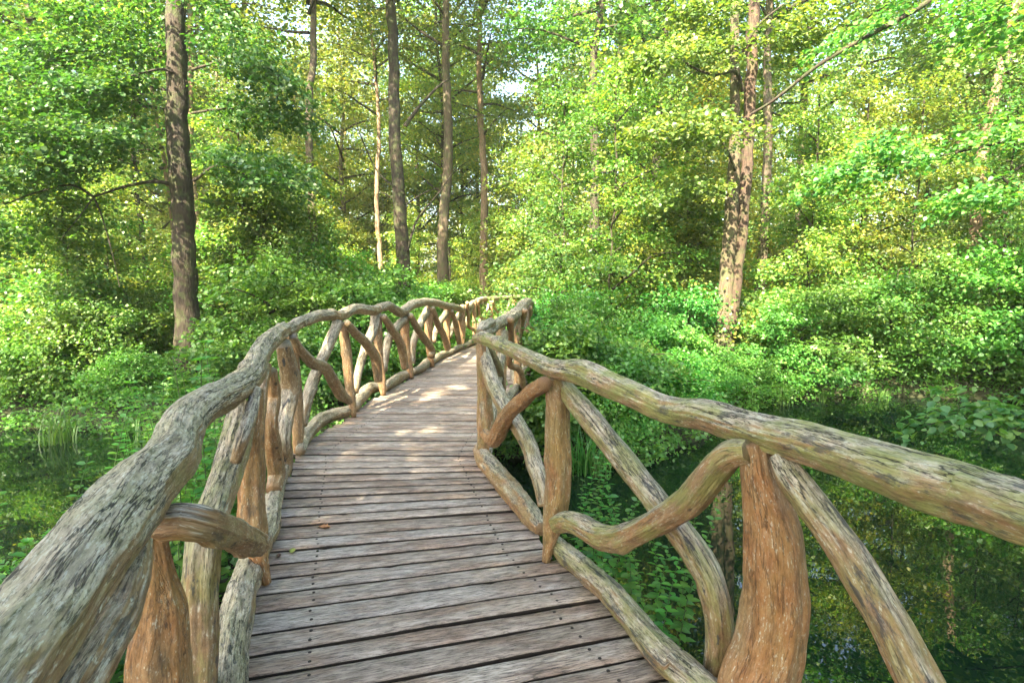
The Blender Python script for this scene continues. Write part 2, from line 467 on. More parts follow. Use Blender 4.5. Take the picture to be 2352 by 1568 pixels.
BR = empty('wooden_footbridge', (0, 0, 1.0))
tag(BR, 'rustic wooden footbridge with crooked peeled log railings winding over the dark pond', 'footbridge')
_lc = [0]
def log(name, pts, orange=0.3, moss=0.2, dark=0.8, near=True, knots=1, wob=0.09, label=None, parent=None):
    """pts: list of (Vector, radius) in world space"""
    _lc[0] += 1
    P = [(p.x, p.y, p.z - 1.0, r) for p, r in pts]
    dist = min(math.hypot(p.x, p.y) for p, r in pts)
    step = 0.009 if dist < 2.5 else (0.016 if dist < 6 else 0.045)
    sides = 88 if dist < 2.5 else (44 if dist < 6 else 16)
    V, F, T, G = tube_arrays(P, step, sides, seed=_lc[0] * 3.71, wob=wob, ridge=0.05 if dist < 6 else 0.0, facet=0.9 if dist < 6 else 0.5, crack=0.055 if dist < 2.5 else (0.05 if dist < 6 else 0), off=_lc[0] * 2.33, knots=knots, kinkamp=0.006 if dist < 6 else 0.012)
    me = np_mesh(name, V, [F, T], [M_LOG], attrs={'gc': G}, smooth=True)
    o = link(name, me, parent or BR)
    o.color = (orange, moss, dark, 1)
    if label: o['label'] = label
    return o

# region -> photo pixel converters (regions are zoomed crops in which the logs were measured)
def rg1(x, y): return x * 0.6149, 604 + y * 0.6149
def rg2(x, y): return 537 + x * 0.3852, 604 + y * 0.3853
def rg3(x, y): return 1007 + x * 0.5292, 738.3 + y * 0.5292
def rg4(x, y): return 1543.7 + x * 0.4862, 805.4 + y * 0.4862
SC = {rg1: 0.6149, rg2: 0.3852, rg3: 0.5292, rg4: 0.4862}

LP = {'L0': (-0.93, 1.5), 'L1': (-1.31, 2.87), 'O': (-1.91, 4.94), 'A': (-1.82, 6.37), 'B': (-1.75, 7.63), 'C': (-1.62, 8.98), 'D': (-1.46, 10.26), 'E': (-1.33, 12.1), 'F': (-1.18, 13.5), 'Lm': (-0.72, 0.6)}
RP = {'p2': (-0.30, 4.9), 'p1': (0.19, 3.12), 'p0': (0.82, 1.88), 'pm': (1.12, 0.9)}

def plane_log(name, rg, pts, a, b, off, ylim=None, ext=None, wk=1.0, **kw):
    L = []
    for (x, y, wd) in pts:
        px, py = rg(x, y)
        p, t = on_plane(px, py, a, b, off, ylim)
        L.append((p, wd * wk * SC[rg] / 2 / F_PX * t))
    if ext:                        # continue the log past the frame, in real space
        d = (L[-1][0] - L[-2][0]).normalized()
        L.append((L[-1][0] + d * ext, L[-1][1]))
    return log(name, L, **kw)

def Y_log(name, rg, pts, Y, ext=None, wk=1.0, **kw):
    L = []
    for (x, y, wd) in pts:
        px, py = rg(x, y)
        p, t = atY(px, py, Y if not isinstance(Y, list) else lerp_tab(px, Y))
        L.append((p, wd * wk * SC[rg] / 2 / F_PX * t))
    if ext:
        d = (L[-1][0] - L[-2][0]).normalized()
        L.append((L[-1][0] + d * ext, L[-1][1] * 0.9))
    return log(name, L, **kw)

def Z_log(name, rg, pts, z, ext=None, wk=1.0, **kw):
    L = []
    for (x, y, wd) in pts:
        px, py = rg(x, y)
        p, t = atZ(px, py, z)
        L.append((p, wd * wk * SC[rg] / 2 / F_PX * t))
    if ext:
        d = (L[-1][0] - L[-2][0]).normalized()
        L.append((L[-1][0] + d * ext, L[-1][1]))
    return log(name, L, **kw)

# --- left handrail
YL = [(37, .80), (154, .96), (314, 1.36), (394, 1.60), (409, 1.84), (440, 2.06), (490, 2.28), (535, 2.52), (575, 2.85), (590, 3.12), (615, 3.75), (646, 4.75), (668, 5.0), (703, 5.45), (785, 6.37), (868, 7.63), (934, 8.98), (990, 10.26), (1034, 12.1), (1060, 13.5), (1088, 15.2), (1115, 16.7), (1169, 18.2), (1246, 19.3)]
hp = [(37, 1490, 238), (154, 1325, 205), (314, 1133, 158), (388, 1058, 122), (410, 1000, 104), (440, 952, 90), (490, 920, 80), (535, 897, 72), (575, 862, 62), (590, 826, 52), (615, 788, 46), (650, 757, 38)]
L = []
for px, py, wd in hp:
    p, t = atY(px, py, lerp_tab(px, YL)); L.append((p, wd / 2 / F_PX * t * 0.97))
d0 = (L[0][0] - L[2][0]).normalized()
L = [(L[0][0] + d0 * 0.9, 0.085), (L[0][0] + d0 * 0.4, 0.083)] + L
log('handrail', L, orange=0.22, moss=0.3, dark=0.35, knots=3, wob=0.07, label='thick curved silver grey handrail log with long drying cracks')
hp = [(643, 766, 28), (703, 735, 27), (756, 722, 26), (776, 727, 26), (814, 710, 24), (857, 713, 23), (872, 707, 22)]
def rail(hp, tab, **kw):
    L = []
    for px, py, wd in hp:
        p, t = atY(px, py, lerp_tab(px, tab)); L.append((p, wd / 2 / F_PX * t))
    return log('handrail', L, **kw)
rail(hp, YL, orange=0.15, moss=0.1, dark=0.6, knots=2)
rail([(866, 710, 22), (891, 702, 21), (905, 710, 21), (919, 718, 22), (935, 708, 22), (953, 697, 21), (980, 693, 18), (1004, 697, 17), (1028, 703, 16)], YL, orange=0.15, moss=0.1, dark=0.6)
rail([(1022, 702, 16), (1045, 705, 15), (1061, 711, 15), (1075, 704, 14), (1088, 695, 13), (1104, 688, 12), (1117, 686, 12)], YL, orange=0.15, moss=0.1, dark=0.6)
rail([(1113, 687, 12), (1140, 685, 11), (1169, 684, 11), (1205, 680, 11), (1246, 678, 10), (1290, 682, 10)], YL[:-1] + [(1205, 18.8), (1246, 19.2), (1300, 19.4)], orange=0.15, moss=0.1, dark=0.6)

# --- left railing, nearest bays
Y_log('post', rg1, [(570, 985, 78), (582, 1100, 96), (592, 1200, 128), (600, 1310, 178), (594, 1470, 210), (595, 1700, 215)], 1.50, ext=0.45, orange=0.95, moss=0.15, dark=0.5, label='wide orange brown post with pale speckled right side')
plane_log('brace', rg1, [(548, 1030, 40), (520, 1120, 85), (478, 1210, 135), (432, 1320, 170), (350, 1450, 210), (255, 1600, 230)], LP['Lm'], LP['L0'], -0.03, (0.75, 1.5), ext=0.35, orange=0.35, moss=0.1, dark=0.8)
plane_log('brace', rg1, [(600, 975, 130), (680, 965, 135), (760, 975, 130), (850, 1005, 120), (910, 1030, 112), (958, 1048, 92)], LP['L0'], LP['L1'], -0.08, (1.45, 2.85), orange=0.55, moss=0.35, dark=0.6, knots=2, label='bent brown brace arching from the orange post to the deck edge')
plane_log('brace', rg1, [(905, 545, 95), (880, 660, 110), (835, 820, 110), (795, 930, 115), (765, 1050, 125), (755, 1200, 128), (748, 1380, 122), (742, 1568, 118)], LP['L0'], LP['L1'], 0.08, (1.75, 3.0), ext=0.3, orange=0.35, moss=0.6, dark=0.9, label='pale brace with mossy green and black patches rising behind the bent brace')
Y_log('post', rg1, [(962, 470, 42), (952, 620, 70), (944, 760, 92), (942, 900, 98), (952, 1010, 94), (975, 1110, 60), (996, 1195, 34)], 2.87, orange=1.1, moss=0.2, dark=0.6, label='orange post with a grey split face, second from the front on the left')
plane_log('brace', rg1, [(958, 475, 38), (935, 560, 50), (905, 650, 52), (880, 740, 40)], LP['L0'], LP['L1'], -0.03, (2.3, 2.85), orange=0.0, moss=0.0, dark=1.0)
# bay L1-O, seen almost edge on
Y_log('brace', rg1, [(1000, 385, 30), (985, 450, 35), (975, 540, 42), (965, 640, 42)], [(590, 3.0), (620, 3.9)], orange=0.8, moss=0.1, dark=0.4)
Y_log('brace', rg1, [(1010, 400, 46), (1018, 500, 58), (1008, 600, 58), (1022, 700, 62), (1032, 780, 62), (1022, 850, 55)], [(600, 3.3), (640, 4.1)], orange=0.75, moss=0.1, dark=0.6, knots=2)
Y_log('brace', rg1, [(1058, 300, 55), (1078, 400, 68), (1085, 470, 70), (1070, 560, 62), (1056, 650, 62), (1068, 740, 50), (1058, 800, 40)], [(640, 4.3), (680, 4.85)], orange=0.0, moss=0.05, dark=1.3, knots=2, label='pale grey crooked brace streaked with blue black stains')
Y_log('post', rg1, [(1090, 262, 40), (1097, 380, 44), (1108, 520, 46), (1113, 640, 42), (1112, 708, 30)], 4.94, orange=0.5, moss=0.1, dark=0.4)
Z_log('kerb_log', rg1, [(1075, 740, 46), (1045, 800, 60), (1022, 880, 72), (1000, 980, 90), (950, 1090, 105), (905, 1220, 125), (880, 1350, 140), (850, 1568, 150)], 1.09, ext=1.4, orange=0.15, moss=0.25, dark=1.0, wk=0.9)

# --- left railing, receding bays (measured in crop 2)
bays = [
 ('O', 'A', [(405, 965, 62), (440, 800, 70), (490, 650, 68), (560, 500, 66), (622, 360, 66)], [(352, 440, 45), (400, 525, 58), (470, 595, 66), (540, 620, 66), (590, 700, 68), (640, 780, 66), (690, 825, 40)]),
 ('A', 'B', [(722, 770, 46), (745, 640, 50), (780, 520, 54), (830, 400, 60), (852, 310, 62)], [(672, 355, 40), (730, 420, 55), (790, 480, 58), (835, 545, 60), (855, 630, 58), (862, 705, 48)]),
 ('B', 'C', [(893, 640, 46), (905, 540, 46), (925, 450, 50), (985, 365, 52), (1030, 325, 50)], [(893, 318, 38), (935, 385, 50), (980, 450, 50), (1005, 530, 50), (1022, 625, 46)]),
 ('C', 'D', [(1062, 600, 40), (1070, 480, 42), (1105, 370, 46), (1160, 275, 48)], [(1052, 310, 36), (1095, 390, 44), (1140, 455, 46), (1180, 510, 44), (1178, 560, 44)]),
 ('D', 'E', [(1190, 470, 34), (1205, 395, 36), (1250, 320, 38), (1280, 272, 38)], [(1185, 268, 30), (1215, 360, 38), (1250, 430, 40), (1275, 510, 36)]),
 ('E', 'F', [(1288, 440, 28), (1305, 380, 30), (1335, 320, 30), (1352, 290, 28)], [(1298, 285, 26), (1325, 370, 34), (1335, 430, 34), (1345, 480, 30)]),
]
for k, (a, c, pale, dk) in enumerate(bays):
    ya, yc = LP[a][1], LP[c][1]
    plane_log('brace', rg2, pale, LP[a], LP[c], 0.07, (ya - 0.2, yc + 0.25), orange=0.05, moss=0.1, dark=0.6)
    plane_log('brace', rg2, dk, LP[a], LP[c], -0.045, (ya - 0.2, yc + 0.2), orange=0.45, moss=0.15, dark=0.5)
for nm, pts in (('A', [(645, 350, 62), (665, 470, 60), (680, 620, 58), (698, 770, 56), (710, 860, 42), (717, 922, 28)]),
                ('B', [(850, 300, 60), (858, 430, 56), (866, 560, 52), (880, 690, 50), (892, 790, 30)]),
                ('C', [(1022, 308, 52), (1020, 420, 56), (1030, 540, 50), (1050, 640, 42), (1060, 690, 28)]),
                ('D', [(1172, 262, 50), (1160, 400, 50), (1166, 520, 40), (1184, 622, 30)]),
                ('E', [(1275, 268, 46), (1270, 380, 42), (1275, 470, 34), (1290, 545, 24)]),
                ('F', [(1355, 290, 36), (1350, 380, 34), (1358, 450, 28), (1366, 520, 14)])):
    Y_log('post', rg2, pts, LP[nm][1], orange={'A': 0.45, 'B': 0.5, 'C': 0.9, 'D': 1.1, 'E': 1.1, 'F': 0.6}[nm], moss=0.1, dark=0.5)
for pts in ([(395, 1120, 60), (425, 1040, 74), (500, 950, 80), (590, 905, 76), (690, 880, 62)],
            [(725, 860, 50), (760, 795, 70), (815, 745, 68), (880, 735, 54)],
            [(898, 745, 48), (950, 705, 62), (1010, 672, 58), (1058, 655, 44)],
            [(1066, 648, 40), (1120, 625, 52), (1160, 590, 56), (1190, 582, 44)],
            [(1195, 580, 36), (1235, 550, 44), (1292, 530, 36)],
            [(1292, 528, 30), (1340, 505, 36), (1372, 495, 32), (1435, 470, 26)]):
    Z_log('kerb_log', rg2, pts, 1.14, orange=0.2, moss=0.2, dark=0.6)

# --- right railing, nearest bays
YR = [(1095, 4.9), (1115, 4.6), (1150, 4.15), (1266, 3.15), (1450, 2.55), (1734, 1.90), (2000, 1.5), (2352, 1.15), (2600, 0.95)]
hr = []
for rg, pts in ((rg3, [(165, 72, 46), (195, 72, 62), (260, 98, 68), (350, 138, 74), (450, 185, 84), (520, 212, 96), (590, 218, 116), (660, 236, 128), (760, 280, 126), (860, 322, 124), (1000, 382, 134)]),
                (rg4, [(150, 302, 168), (300, 348, 180), (460, 395, 192), (620, 440, 222), (800, 492, 238), (1000, 550, 268), (1200, 615, 290), (1400, 678, 310), (1662, 768, 330)])):
    for x, y, wd in pts:
        px, py = rg(x, y); p, t = atY(px, py, lerp_tab(px, YR)); hr.append((p, wd * SC[rg] / 2 / F_PX * t * 0.9))
d0 = (hr[-1][0] - hr[-4][0]).normalized()
hr += [(hr[-1][0] + d0 * 0.5, 0.085), (hr[-1][0] + d0 * 1.3, 0.085)]
log('handrail', hr, orange=0.45, moss=0.95, dark=0.75, knots=4, wob=0.06, label='long tapering handrail log with green moss film along its side')
Y_log('post', rg4, [(392, 425, 150), (410, 560, 175), (440, 700, 215), (465, 850, 262), (478, 1050, 292), (480, 1200, 305), (455, 1400, 318), (405, 1568, 345), (380, 1750, 330)], 1.88, wk=0.97, orange=1.2, moss=0.15, dark=0.15, knots=0, wob=0.05, label='stout warm orange post with one long vertical crack')
Y_log('post', rg3, [(492, 250, 62), (515, 330, 100), (518, 480, 112), (522, 620, 116), (515, 760, 112), (503, 860, 98), (486, 930, 66), (466, 1042, 34)], 3.12, orange=1.0, moss=0.35, dark=0.2, knots=1, wob=0.05)
Y_log('post', rg3, [(185, 92, 42), (190, 180, 46), (200, 300, 62), (204, 420, 72), (198, 520, 62), (180, 600, 34)], 4.9, orange=0.7, moss=0.4, dark=0.3)
plane_log('brace', rg3, [(188, 118, 52), (215, 200, 62), (245, 290, 68), (290, 375, 72), (350, 455, 72), (395, 540, 74), (420, 620, 76), (448, 700, 72), (462, 800, 60)], RP['p2'], RP['p1'], 0.07, (3.0, 4.95), orange=0.4, moss=0.45, dark=0.9, knots=1)
plane_log('brace', rg3, [(462, 268, 66), (410, 300, 66), (360, 345, 68), (310, 395, 66), (275, 450, 70), (240, 515, 66), (205, 488, 50)], RP['p2'], RP['p1'], -0.04, (3.0, 4.8), orange=1.3, moss=0.1, dark=0.5, knots=2, label='short rust orange brace ending in a hooked knob')
plane_log('brace', rg3, [(528, 268, 78), (580, 330, 88), (650, 410, 98), (720, 500, 104), (800, 600, 108), (890, 715, 112), (960, 800, 116), (1040, 900, 120), (1120, 1010, 124), (1180, 1120, 122), (1212, 1260, 122), (1218, 1400, 120), (1205, 1560, 120)], RP['p1'], RP['p0'], 0.10, (1.85, 3.2), ext=0.25, orange=0.25, moss=0.75, dark=1.0, knots=1, label='long pale speckled brace with black weather streaks')
plane_log('brace', rg3, [(1352, 560, 100), (1270, 575, 124), (1215, 622, 130), (1150, 695, 132), (1070, 790, 130), (980, 855, 118), (890, 905, 112), (790, 940, 112), (700, 930, 108), (630, 890, 100), (570, 868, 92), (515, 878, 78)], RP['p1'], RP['p0'], -0.03, (1.8, 3.05), orange=0.65, moss=0.8, dark=0.2, knots=1, label='S shaped brace with mossy left end beneath the right handrail')
plane_log('brace', rg4, [(505, 500, 105), (560, 590, 150), (640, 700, 168), (720, 810, 172), (800, 920, 180), (890, 1060, 190), (970, 1190, 196), (1060, 1340, 205), (1180, 1568, 225)], RP['p0'], RP['pm'], 0.02, (1.05, 1.95), ext=0.5, wk=0.93, orange=0.5, moss=0.55, dark=0.9, knots=0, wob=0.06, label='pale brace with green film and one black streak at far right')
Z_log('kerb_log', rg3, [(178, 555, 60), (210, 610, 84), (270, 680, 94), (340, 765, 98), (400, 840, 92), (450, 900, 60)], 1.08, orange=0.9, moss=0.25, dark=0.9, label='brown kerb log with tan underside on the right deck edge')
Z_log('kerb_log', rg3, [(505, 955, 70), (560, 1010, 94), (640, 1080, 104), (740, 1170, 116), (830, 1275, 128), (920, 1380, 140), (1020, 1480, 150), (1150, 1600, 165)], 1.08, ext=1.2, orange=0.2, moss=0.7, dark=0.9, wk=0.92)

# --- the railings go on past the camera
log('post', [(Vector((1.14, 0.9, 0.85)), 0.06), (Vector((1.12, 0.9, 1.5)), 0.07), (Vector((1.10, 0.9, 2.05)), 0.055)], orange=0.9)
log('post', [(Vector((-0.74, 0.35, 0.85)), 0.06), (Vector((-0.74, 0.35, 1.5)), 0.065), (Vector((-0.72, 0.35, 2.0)), 0.055)], orange=0.8)

# --- right railing, beyond the turn
RF = [(-0.30, 4.9), (-0.13, 6.4), (0.07, 8.0), (0.24, 9.7), (0.37, 11.4), (0.55, 13.0), (0.98, 14.5), (1.8, 15.7), (2.9, 16.6)]
rail([(1101, 762, 16), (1112, 750, 26), (1128, 742, 25)], [(1100, 4.95), (1130, 5.5)], orange=0.1, moss=0.1, dark=0.6)
rail([(1110, 770, 24), (1128, 755, 28), (1145, 742, 26), (1163, 734, 28), (1180, 724, 27), (1192, 714, 25), (1202, 700, 24), (1212, 694, 20), (1220, 697, 15)], [(1110, 5.0), (1152, 6.3), (1188, 8.0), (1202, 9.4), (1211, 10.6), (1222, 12.0)], orange=0.1, moss=0.15, dark=0.7, knots=3)
rail([(1216, 698, 14), (1232, 702, 14), (1245, 700, 13)], [(1216, 11.8), (1232, 13.6), (1245, 14.8)], orange=0.2, moss=0.1, dark=0.6)
def bayprob(a, c, ztop, zb, n, orange=0.6):
    A = Vector((a[0], a[1], 0)); C_ = Vector((c[0], c[1], 0)); D = C_ - A
    nrm = Vector((-D.y, D.x, 0)).normalized()
    for sgn, o_, orr in ((1, 0.06, 0.1), (-1, -0.06, 0.8)):
        P = []
        for k in range(5):
            t = k / 4
            z = zb + (ztop - zb) * (t if sgn > 0 else 1 - t)
            q = A + D * t + nrm * o_
            j = 0.06 * math.sin(k * 1.9 + n)
            P.append((Vector((q.x + j, q.y, z + 0.07 * math.sin(k * 2.3 + n))), 0.042))
        log('brace', P, orange=orr, moss=0.2, dark=0.6)
    P = [(Vector((a[0], a[1], zb - 0.08)), 0.03), (Vector((a[0], a[1], zb + 0.1)), 0.045), (Vector((a[0] + 0.01, a[1], (zb + ztop) / 2)), 0.062), (Vector((a[0], a[1], ztop + 0.01)), 0.055)]
    log('post', P, orange=orange, moss=0.15, dark=0.6)
    mid = (A + C_) / 2
    log('kerb_log', [(Vector((a[0], a[1], zb + 0.05)), 0.05), (Vector((mid.x, mid.y, zb + 0.09)), 0.055), (Vector((c[0], c[1], zb + 0.05)), 0.05)], orange=0.2, moss=0.2, dark=0.6)
for k in range(1, len(RF) - 1):
    bayprob(RF[k], RF[k + 1], 2.12 + 0.02 * k if k < 4 else 2.14, 1.08, k, 0.5 if k < 4 else 1.3)
    if k == 1:
        A, C_ = RF[0], RF[1]
        log('brace', [(Vector((A[0] + 0.06, A[1] + 0.05, 1.15)), 0.045), (Vector((-0.16, 5.6, 1.55)), 0.05), (Vector((-0.08, 6.35, 2.05)), 0.042)], orange=0.2, moss=0.4, dark=0.7)
        log('brace', [(Vector((A[0] + 0.05, A[1] + 0.1, 2.05)), 0.05), (Vector((-0.14, 5.7, 1.7)), 0.055), (Vector((-0.12, 6.3, 1.15)), 0.045)], orange=0.1, moss=0.4, dark=0.8)
LF = [(-1.18, 13.5), (-1.0, 15.0), (-0.62, 16.5), (0.05, 17.8), (1.1, 18.8), (2.3, 19.3)]
for k in range(len(LF) - 1):
    bayprob(LF[k], LF[k + 1], 2.08, 1.02, k + 20, 0.8)

# --- deck
PAIR = [((-0.50, 0.1), (1.28, 0.60)), ((-0.76, 1.0), (0.98, 1.52)), ((-1.07, 2.12), (0.52, 2.58)), ((-1.31, 2.87), (0.17, 3.22)), ((-1.60, 3.85), (-0.05, 4.05)), ((-1.84, 4.72), (-0.25, 4.78)),
        ((-1.93, 4.98), (-0.28, 4.94)), ((-1.82, 6.37), (-0.13, 6.33)), ((-1.72, 8.0), (0.06, 7.95)), ((-1.55, 9.5), (0.22, 9.4)), ((-1.33, 12.1), (0.42, 11.9)), ((-1.14, 13.8), (0.62, 13.3)), ((-0.85, 15.5), (0.98, 14.5)), ((-0.2, 17.2), (1.5, 15.4)), ((0.8, 18.5), (2.3, 16.4)), ((2.2, 19.2), (3.3, 17.1)), ((4.5, 19.6), (5.0, 17.7))]
def deck_z(y): return 1.0 + 0.07 * sst((y - 3) / 2.5)
def build_deck():
    V, G, Rn, F, MI = [], [], [], [], []
    rr = random.Random(5)
    # cumulative centre length
    cum = [0]
    for (a, b_), (c, d) in zip(PAIR[:-1], PAIR[1:]):
        cum.append(cum[-1] + math.hypot((a[0] + b_[0] - c[0] - d[0]) / 2, (a[1] + b_[1] - c[1] - d[1]) / 2))
    def edge(s):
        for i in range(len(PAIR) - 1):
            if s <= cum[i + 1] or i == len(PAIR) - 2:
                t = (s - cum[i]) / (cum[i + 1] - cum[i])
                a, b_ = PAIR[i]; c, d = PAIR[i + 1]
                return np.array([a[0] + (c[0] - a[0]) * t, a[1] + (c[1] - a[1]) * t]), np.array([b_[0] + (d[0] - b_[0]) * t, b_[1] + (d[1] - b_[1]) * t])
    s = 0.0; bi = 0
    SX = []
    while s < cum[-1] - 0.25:
        wd = rr.uniform(0.135, 0.175); gap = rr.uniform(0.017, 0.03)
        l0, r0 = edge(s); l1, r1 = edge(s + wd)
        jl, jr = rr.uniform(-0.004, 0.004), rr.uniform(-0.004, 0.004)
        l0 = l0 + (0, jl); r0 = r0 + (0, jr)
        ex0, ex1 = rr.uniform(0.02, 0.10), rr.uniform(0.02, 0.10)
        dz = rr.uniform(-0.004, 0.004); tilt = rr.uniform(-0.003, 0.003); rnd = rr.random()
        n = 36 if s < 6 else 14
        sd = bi * 7.3
        base = len(V)
        for k in range(n + 1):
            t = k / n
            L_ = np.linalg.norm(r0 - l0)
            tt = -ex0 / L_ + t * (1 + (ex0 + ex1) / L_)
            a = l0 + (r0 - l0) * tt; c = l1 + (r1 - l1) * tt
            dirv = (c - a) / (np.linalg.norm(c - a) + 1e-9)
            x = tt * L_
            e0 = 0.004 * noise.noise(Vector((x * 6, sd, 0))) + 0.002 * noise.noise(Vector((x * 30, sd, 5)))
            e1 = 0.004 * noise.noise(Vector((x * 6, sd, 9))) + 0.002 * noise.noise(Vector((x * 30, sd, 15)))
            if rr.random() < 0.012: e1 -= rr.uniform(0.006, 0.014)
            a2 = a + dirv * (gap / 2 + e0); c2 = c - dirv * (gap / 2 - e1)
            z = deck_z((a[1] + c[1]) / 2) + dz + tilt * (t - 0.5) + 0.003 * noise.noise(Vector((x * 2, sd, 3)))
            h = 0.05; bv = 0.007
            wv_ = np.linalg.norm(c2 - a2)
            prof = [(0, -h), (0, -bv), (bv, 0), (wv_ * 0.33, 0.0015), (wv_ * 0.66, 0.001), (wv_ - bv, 0), (wv_, -bv), (wv_, -h)]
            for (q, zz) in prof:
                p = a2 + dirv * q
                V.append((p[0], p[1], z + zz)); G.append((x + bi * 3.17, q + bi * 1.71, zz + bi * 0.61)); Rn.append(rnd)
        m = 8
        for k in range(n):
            for j in range(m - 1):
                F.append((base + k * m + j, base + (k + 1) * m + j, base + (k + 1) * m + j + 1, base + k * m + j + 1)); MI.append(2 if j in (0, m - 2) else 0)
            F.append((base + k * m + m - 1, base + (k + 1) * m + m - 1, base + (k + 1) * m, base + k * m)); MI.append(0)
        for k in (0, n):
            q = [base + k * m + j for j in range(m)]
            if k == 0: q = q[::-1]
            F.append((q[0], q[1], q[6], q[7])); MI.append(0)
            F.append((q[1], q[2], q[5], q[6])); MI.append(0)
        # screws: two near each end
        for sx, dl in ((0.24, 0), (L_ - 0.20 if s > 2.2 else L_ - 0.26, 1)):
            for f in (0.28, 0.72):
                xx = sx + rr.uniform(-0.008, 0.008)
                SX.append((l0 + (r0 - l0) * xx / L_, l1 + (r1 - l1) * xx / L_, f, dz, s))
        s += wd; bi += 1
    for (a, c, f, dz, s_) in SX:
        if s_ > 9: continue
        p = a + (c - a) * f
        z = deck_z(p[1]) + dz + 0.0035
        base = len(V); r = 0.0075
        for k in range(8):
            V.append((p[0] + r * math.cos(k * math.pi / 4), p[1] + r * math.sin(k * math.pi / 4), z)); G.append((0, 0, 0)); Rn.append(0)
        for k in range(8):
            V.append((p[0] + r * 1.15 * math.cos(k * math.pi / 4), p[1] + r * 1.15 * math.sin(k * math.pi / 4), z - 0.006)); G.append((0, 0, 0)); Rn.append(0)
        for q in ((0, 1, 2, 3), (0, 3, 4, 7), (4, 5, 6, 7)):
            F.append(tuple(base + i for i in q)); MI.append(1)
        for k in range(8):
            F.append((base + k, base + 8 + k, base + 8 + (k + 1) % 8, base + (k + 1) % 8)); MI.append(1)
    V = np.array(V) - np.array([0, 0, 1.0])
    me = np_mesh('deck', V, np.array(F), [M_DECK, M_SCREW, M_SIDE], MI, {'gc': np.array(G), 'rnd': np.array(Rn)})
    return link('deck', me, BR)
build_deck()
# bearers and piles under the deck
for side, t_ in (('l', 0.12), ('r', 0.88), ('m', 0.5)):
    P = []
    for (a, b_) in PAIR:
        x = a[0] + (b_[0] - a[0]) * t_; y = a[1] + (b_[1] - a[1]) * t_
        P.append((x, y, deck_z(y) - 0.145 - 1.0, 0.09))
    V, F, T, G = tube_arrays(P, 0.15, 10, seed=3.3 + t_, wob=0.05)
    o = link('bearer_log', np_mesh('bearer_log', V, [F, T], [M_BEAM], smooth=True), BR)
for i, (a, b_) in enumerate(PAIR):
    if i in (1, 3, 5, 7, 9, 11, 13, 15):
        for t_ in (0.12, 0.88):
            x = a[0] + (b_[0] - a[0]) * t_; y = a[1] + (b_[1] - a[1]) * t_
            V, F, T, G = tube_arrays([(x, y, -1.7, 0.09), (x, y, -1.0, 0.09), (x, y, -0.2, 0.085)], 0.1, 12, seed=i + t_, wob=0.06)
            link('pile', np_mesh('pile', V, [F, T], [M_BEAM], smooth=True), BR)

# ------------------------------------------------------------------ foliage engine
def leaf_arrays(P, D, N, S, near=False, wid=0.36, fold=0.10, rnd=None):
    """P centres of leaf bases, D directions, N normals, S sizes"""
    P = np.asarray(P); D = np.asarray(D); N = np.asarray(N); S = np.asarray(S)[:, None]
    D = D / (np.linalg.norm(D, axis=1)[:, None] + 1e-9)
    X = np.cross(D, N); X /= np.linalg.norm(X, axis=1)[:, None] + 1e-9
    N = np.cross(X, D)
    n = len(P)
    if near:
        tmpl = [(0, 0, 0), (-wid, 0.28, fold), (-wid * 0.85, 0.68, fold * 0.7), (0, 1.0, -0.08), (wid * 0.85, 0.68, fold * 0.7), (wid, 0.28, fold)]
        V = np.stack([P + S * (x * X + y * D + z * N) for x, y, z in tmpl], 1).reshape(-1, 3)
        b = np.arange(n)[:, None] * 6
        F = np.concatenate([b + np.array([0, 3, 2, 1]), b + np.array([0, 5, 4, 3])], 0)
        k = 6
    else:
        tmpl = [(0, 0, 0), (-wid, 0.5, fold), (0, 1.0, -0.05), (wid, 0.5, fold)]
        V = np.stack([P + S * (x * X + y * D + z * N) for x, y, z in tmpl], 1).reshape(-1, 3)
        b = np.arange(n)[:, None] * 4
        F = b + np.array([0, 3, 2, 1])
        k = 4
    return V, F, np.repeat(rnd, k)

def sprays(rng, centres, dirs, sizes, per, leaf, droop=0.12, flat=0.10, nvar=0.45, near=False, wid=0.40, tone=None):
    """each spray is a flat fan of leaves on a twig: layered, like hornbeam, alder or hazel"""
    C = np.repeat(centres, per, axis=0); A = np.repeat(dirs, per, axis=0); Z = np.repeat(sizes, per)[:, None]
    n = len(C)
    A = A / (np.linalg.norm(A, axis=1)[:, None] + 1e-9)
    up = np.array([0, 0, 1.0])
    B = np.cross(A, up); B /= np.linalg.norm(B, axis=1)[:, None] + 1e-9
    a = rng.uniform(-0.5, 0.6, (n, 1)); b = rng.normal(0, 0.24, (n, 1)) * (1.1 - np.abs(a)); c = rng.normal(0, flat, (n, 1))
    P = C + Z * (a * A + b * B + c * up) - up * droop * Z * (a + 0.3) ** 2
    D = A * rng.uniform(0.2, 1.0, (n, 1)) + B * np.sign(b) * rng.uniform(0.1, 1.2, (n, 1)) + rng.normal(0, 0.3, (n, 3)) - up * 0.25
    N = up + rng.normal(0, nvar, (n, 3))
    S = leaf * rng.uniform(0.4, 1.3, n)
    t = rng.uniform(0, 1, n) * 0.6 + np.repeat(rng.uniform(0, 0.4, len(centres)) if tone is None else tone, per)
    return leaf_arrays(P, D, N, S, near, wid, 0.10, np.clip(t, 0, 1))

def merge(parts):
    V, F, R_, off = [], [], [], 0
    for v, f, r in parts:
        V.append(v); F.append(f + off); R_.append(r); off += len(v)
    return np.vstack(V), F, np.concatenate(R_)

def twig_arrays(P, r0, r1, step=0.25, sides=5, seed=0):
    n = len(P)
    Q = [(p[0], p[1], p[2], r0 + (r1 - r0) * i / (n - 1)) for i, p in enumerate(P)]
    V, F, T, G = tube_arrays(Q, step, sides, seed=seed, wob=0)
    return V, F

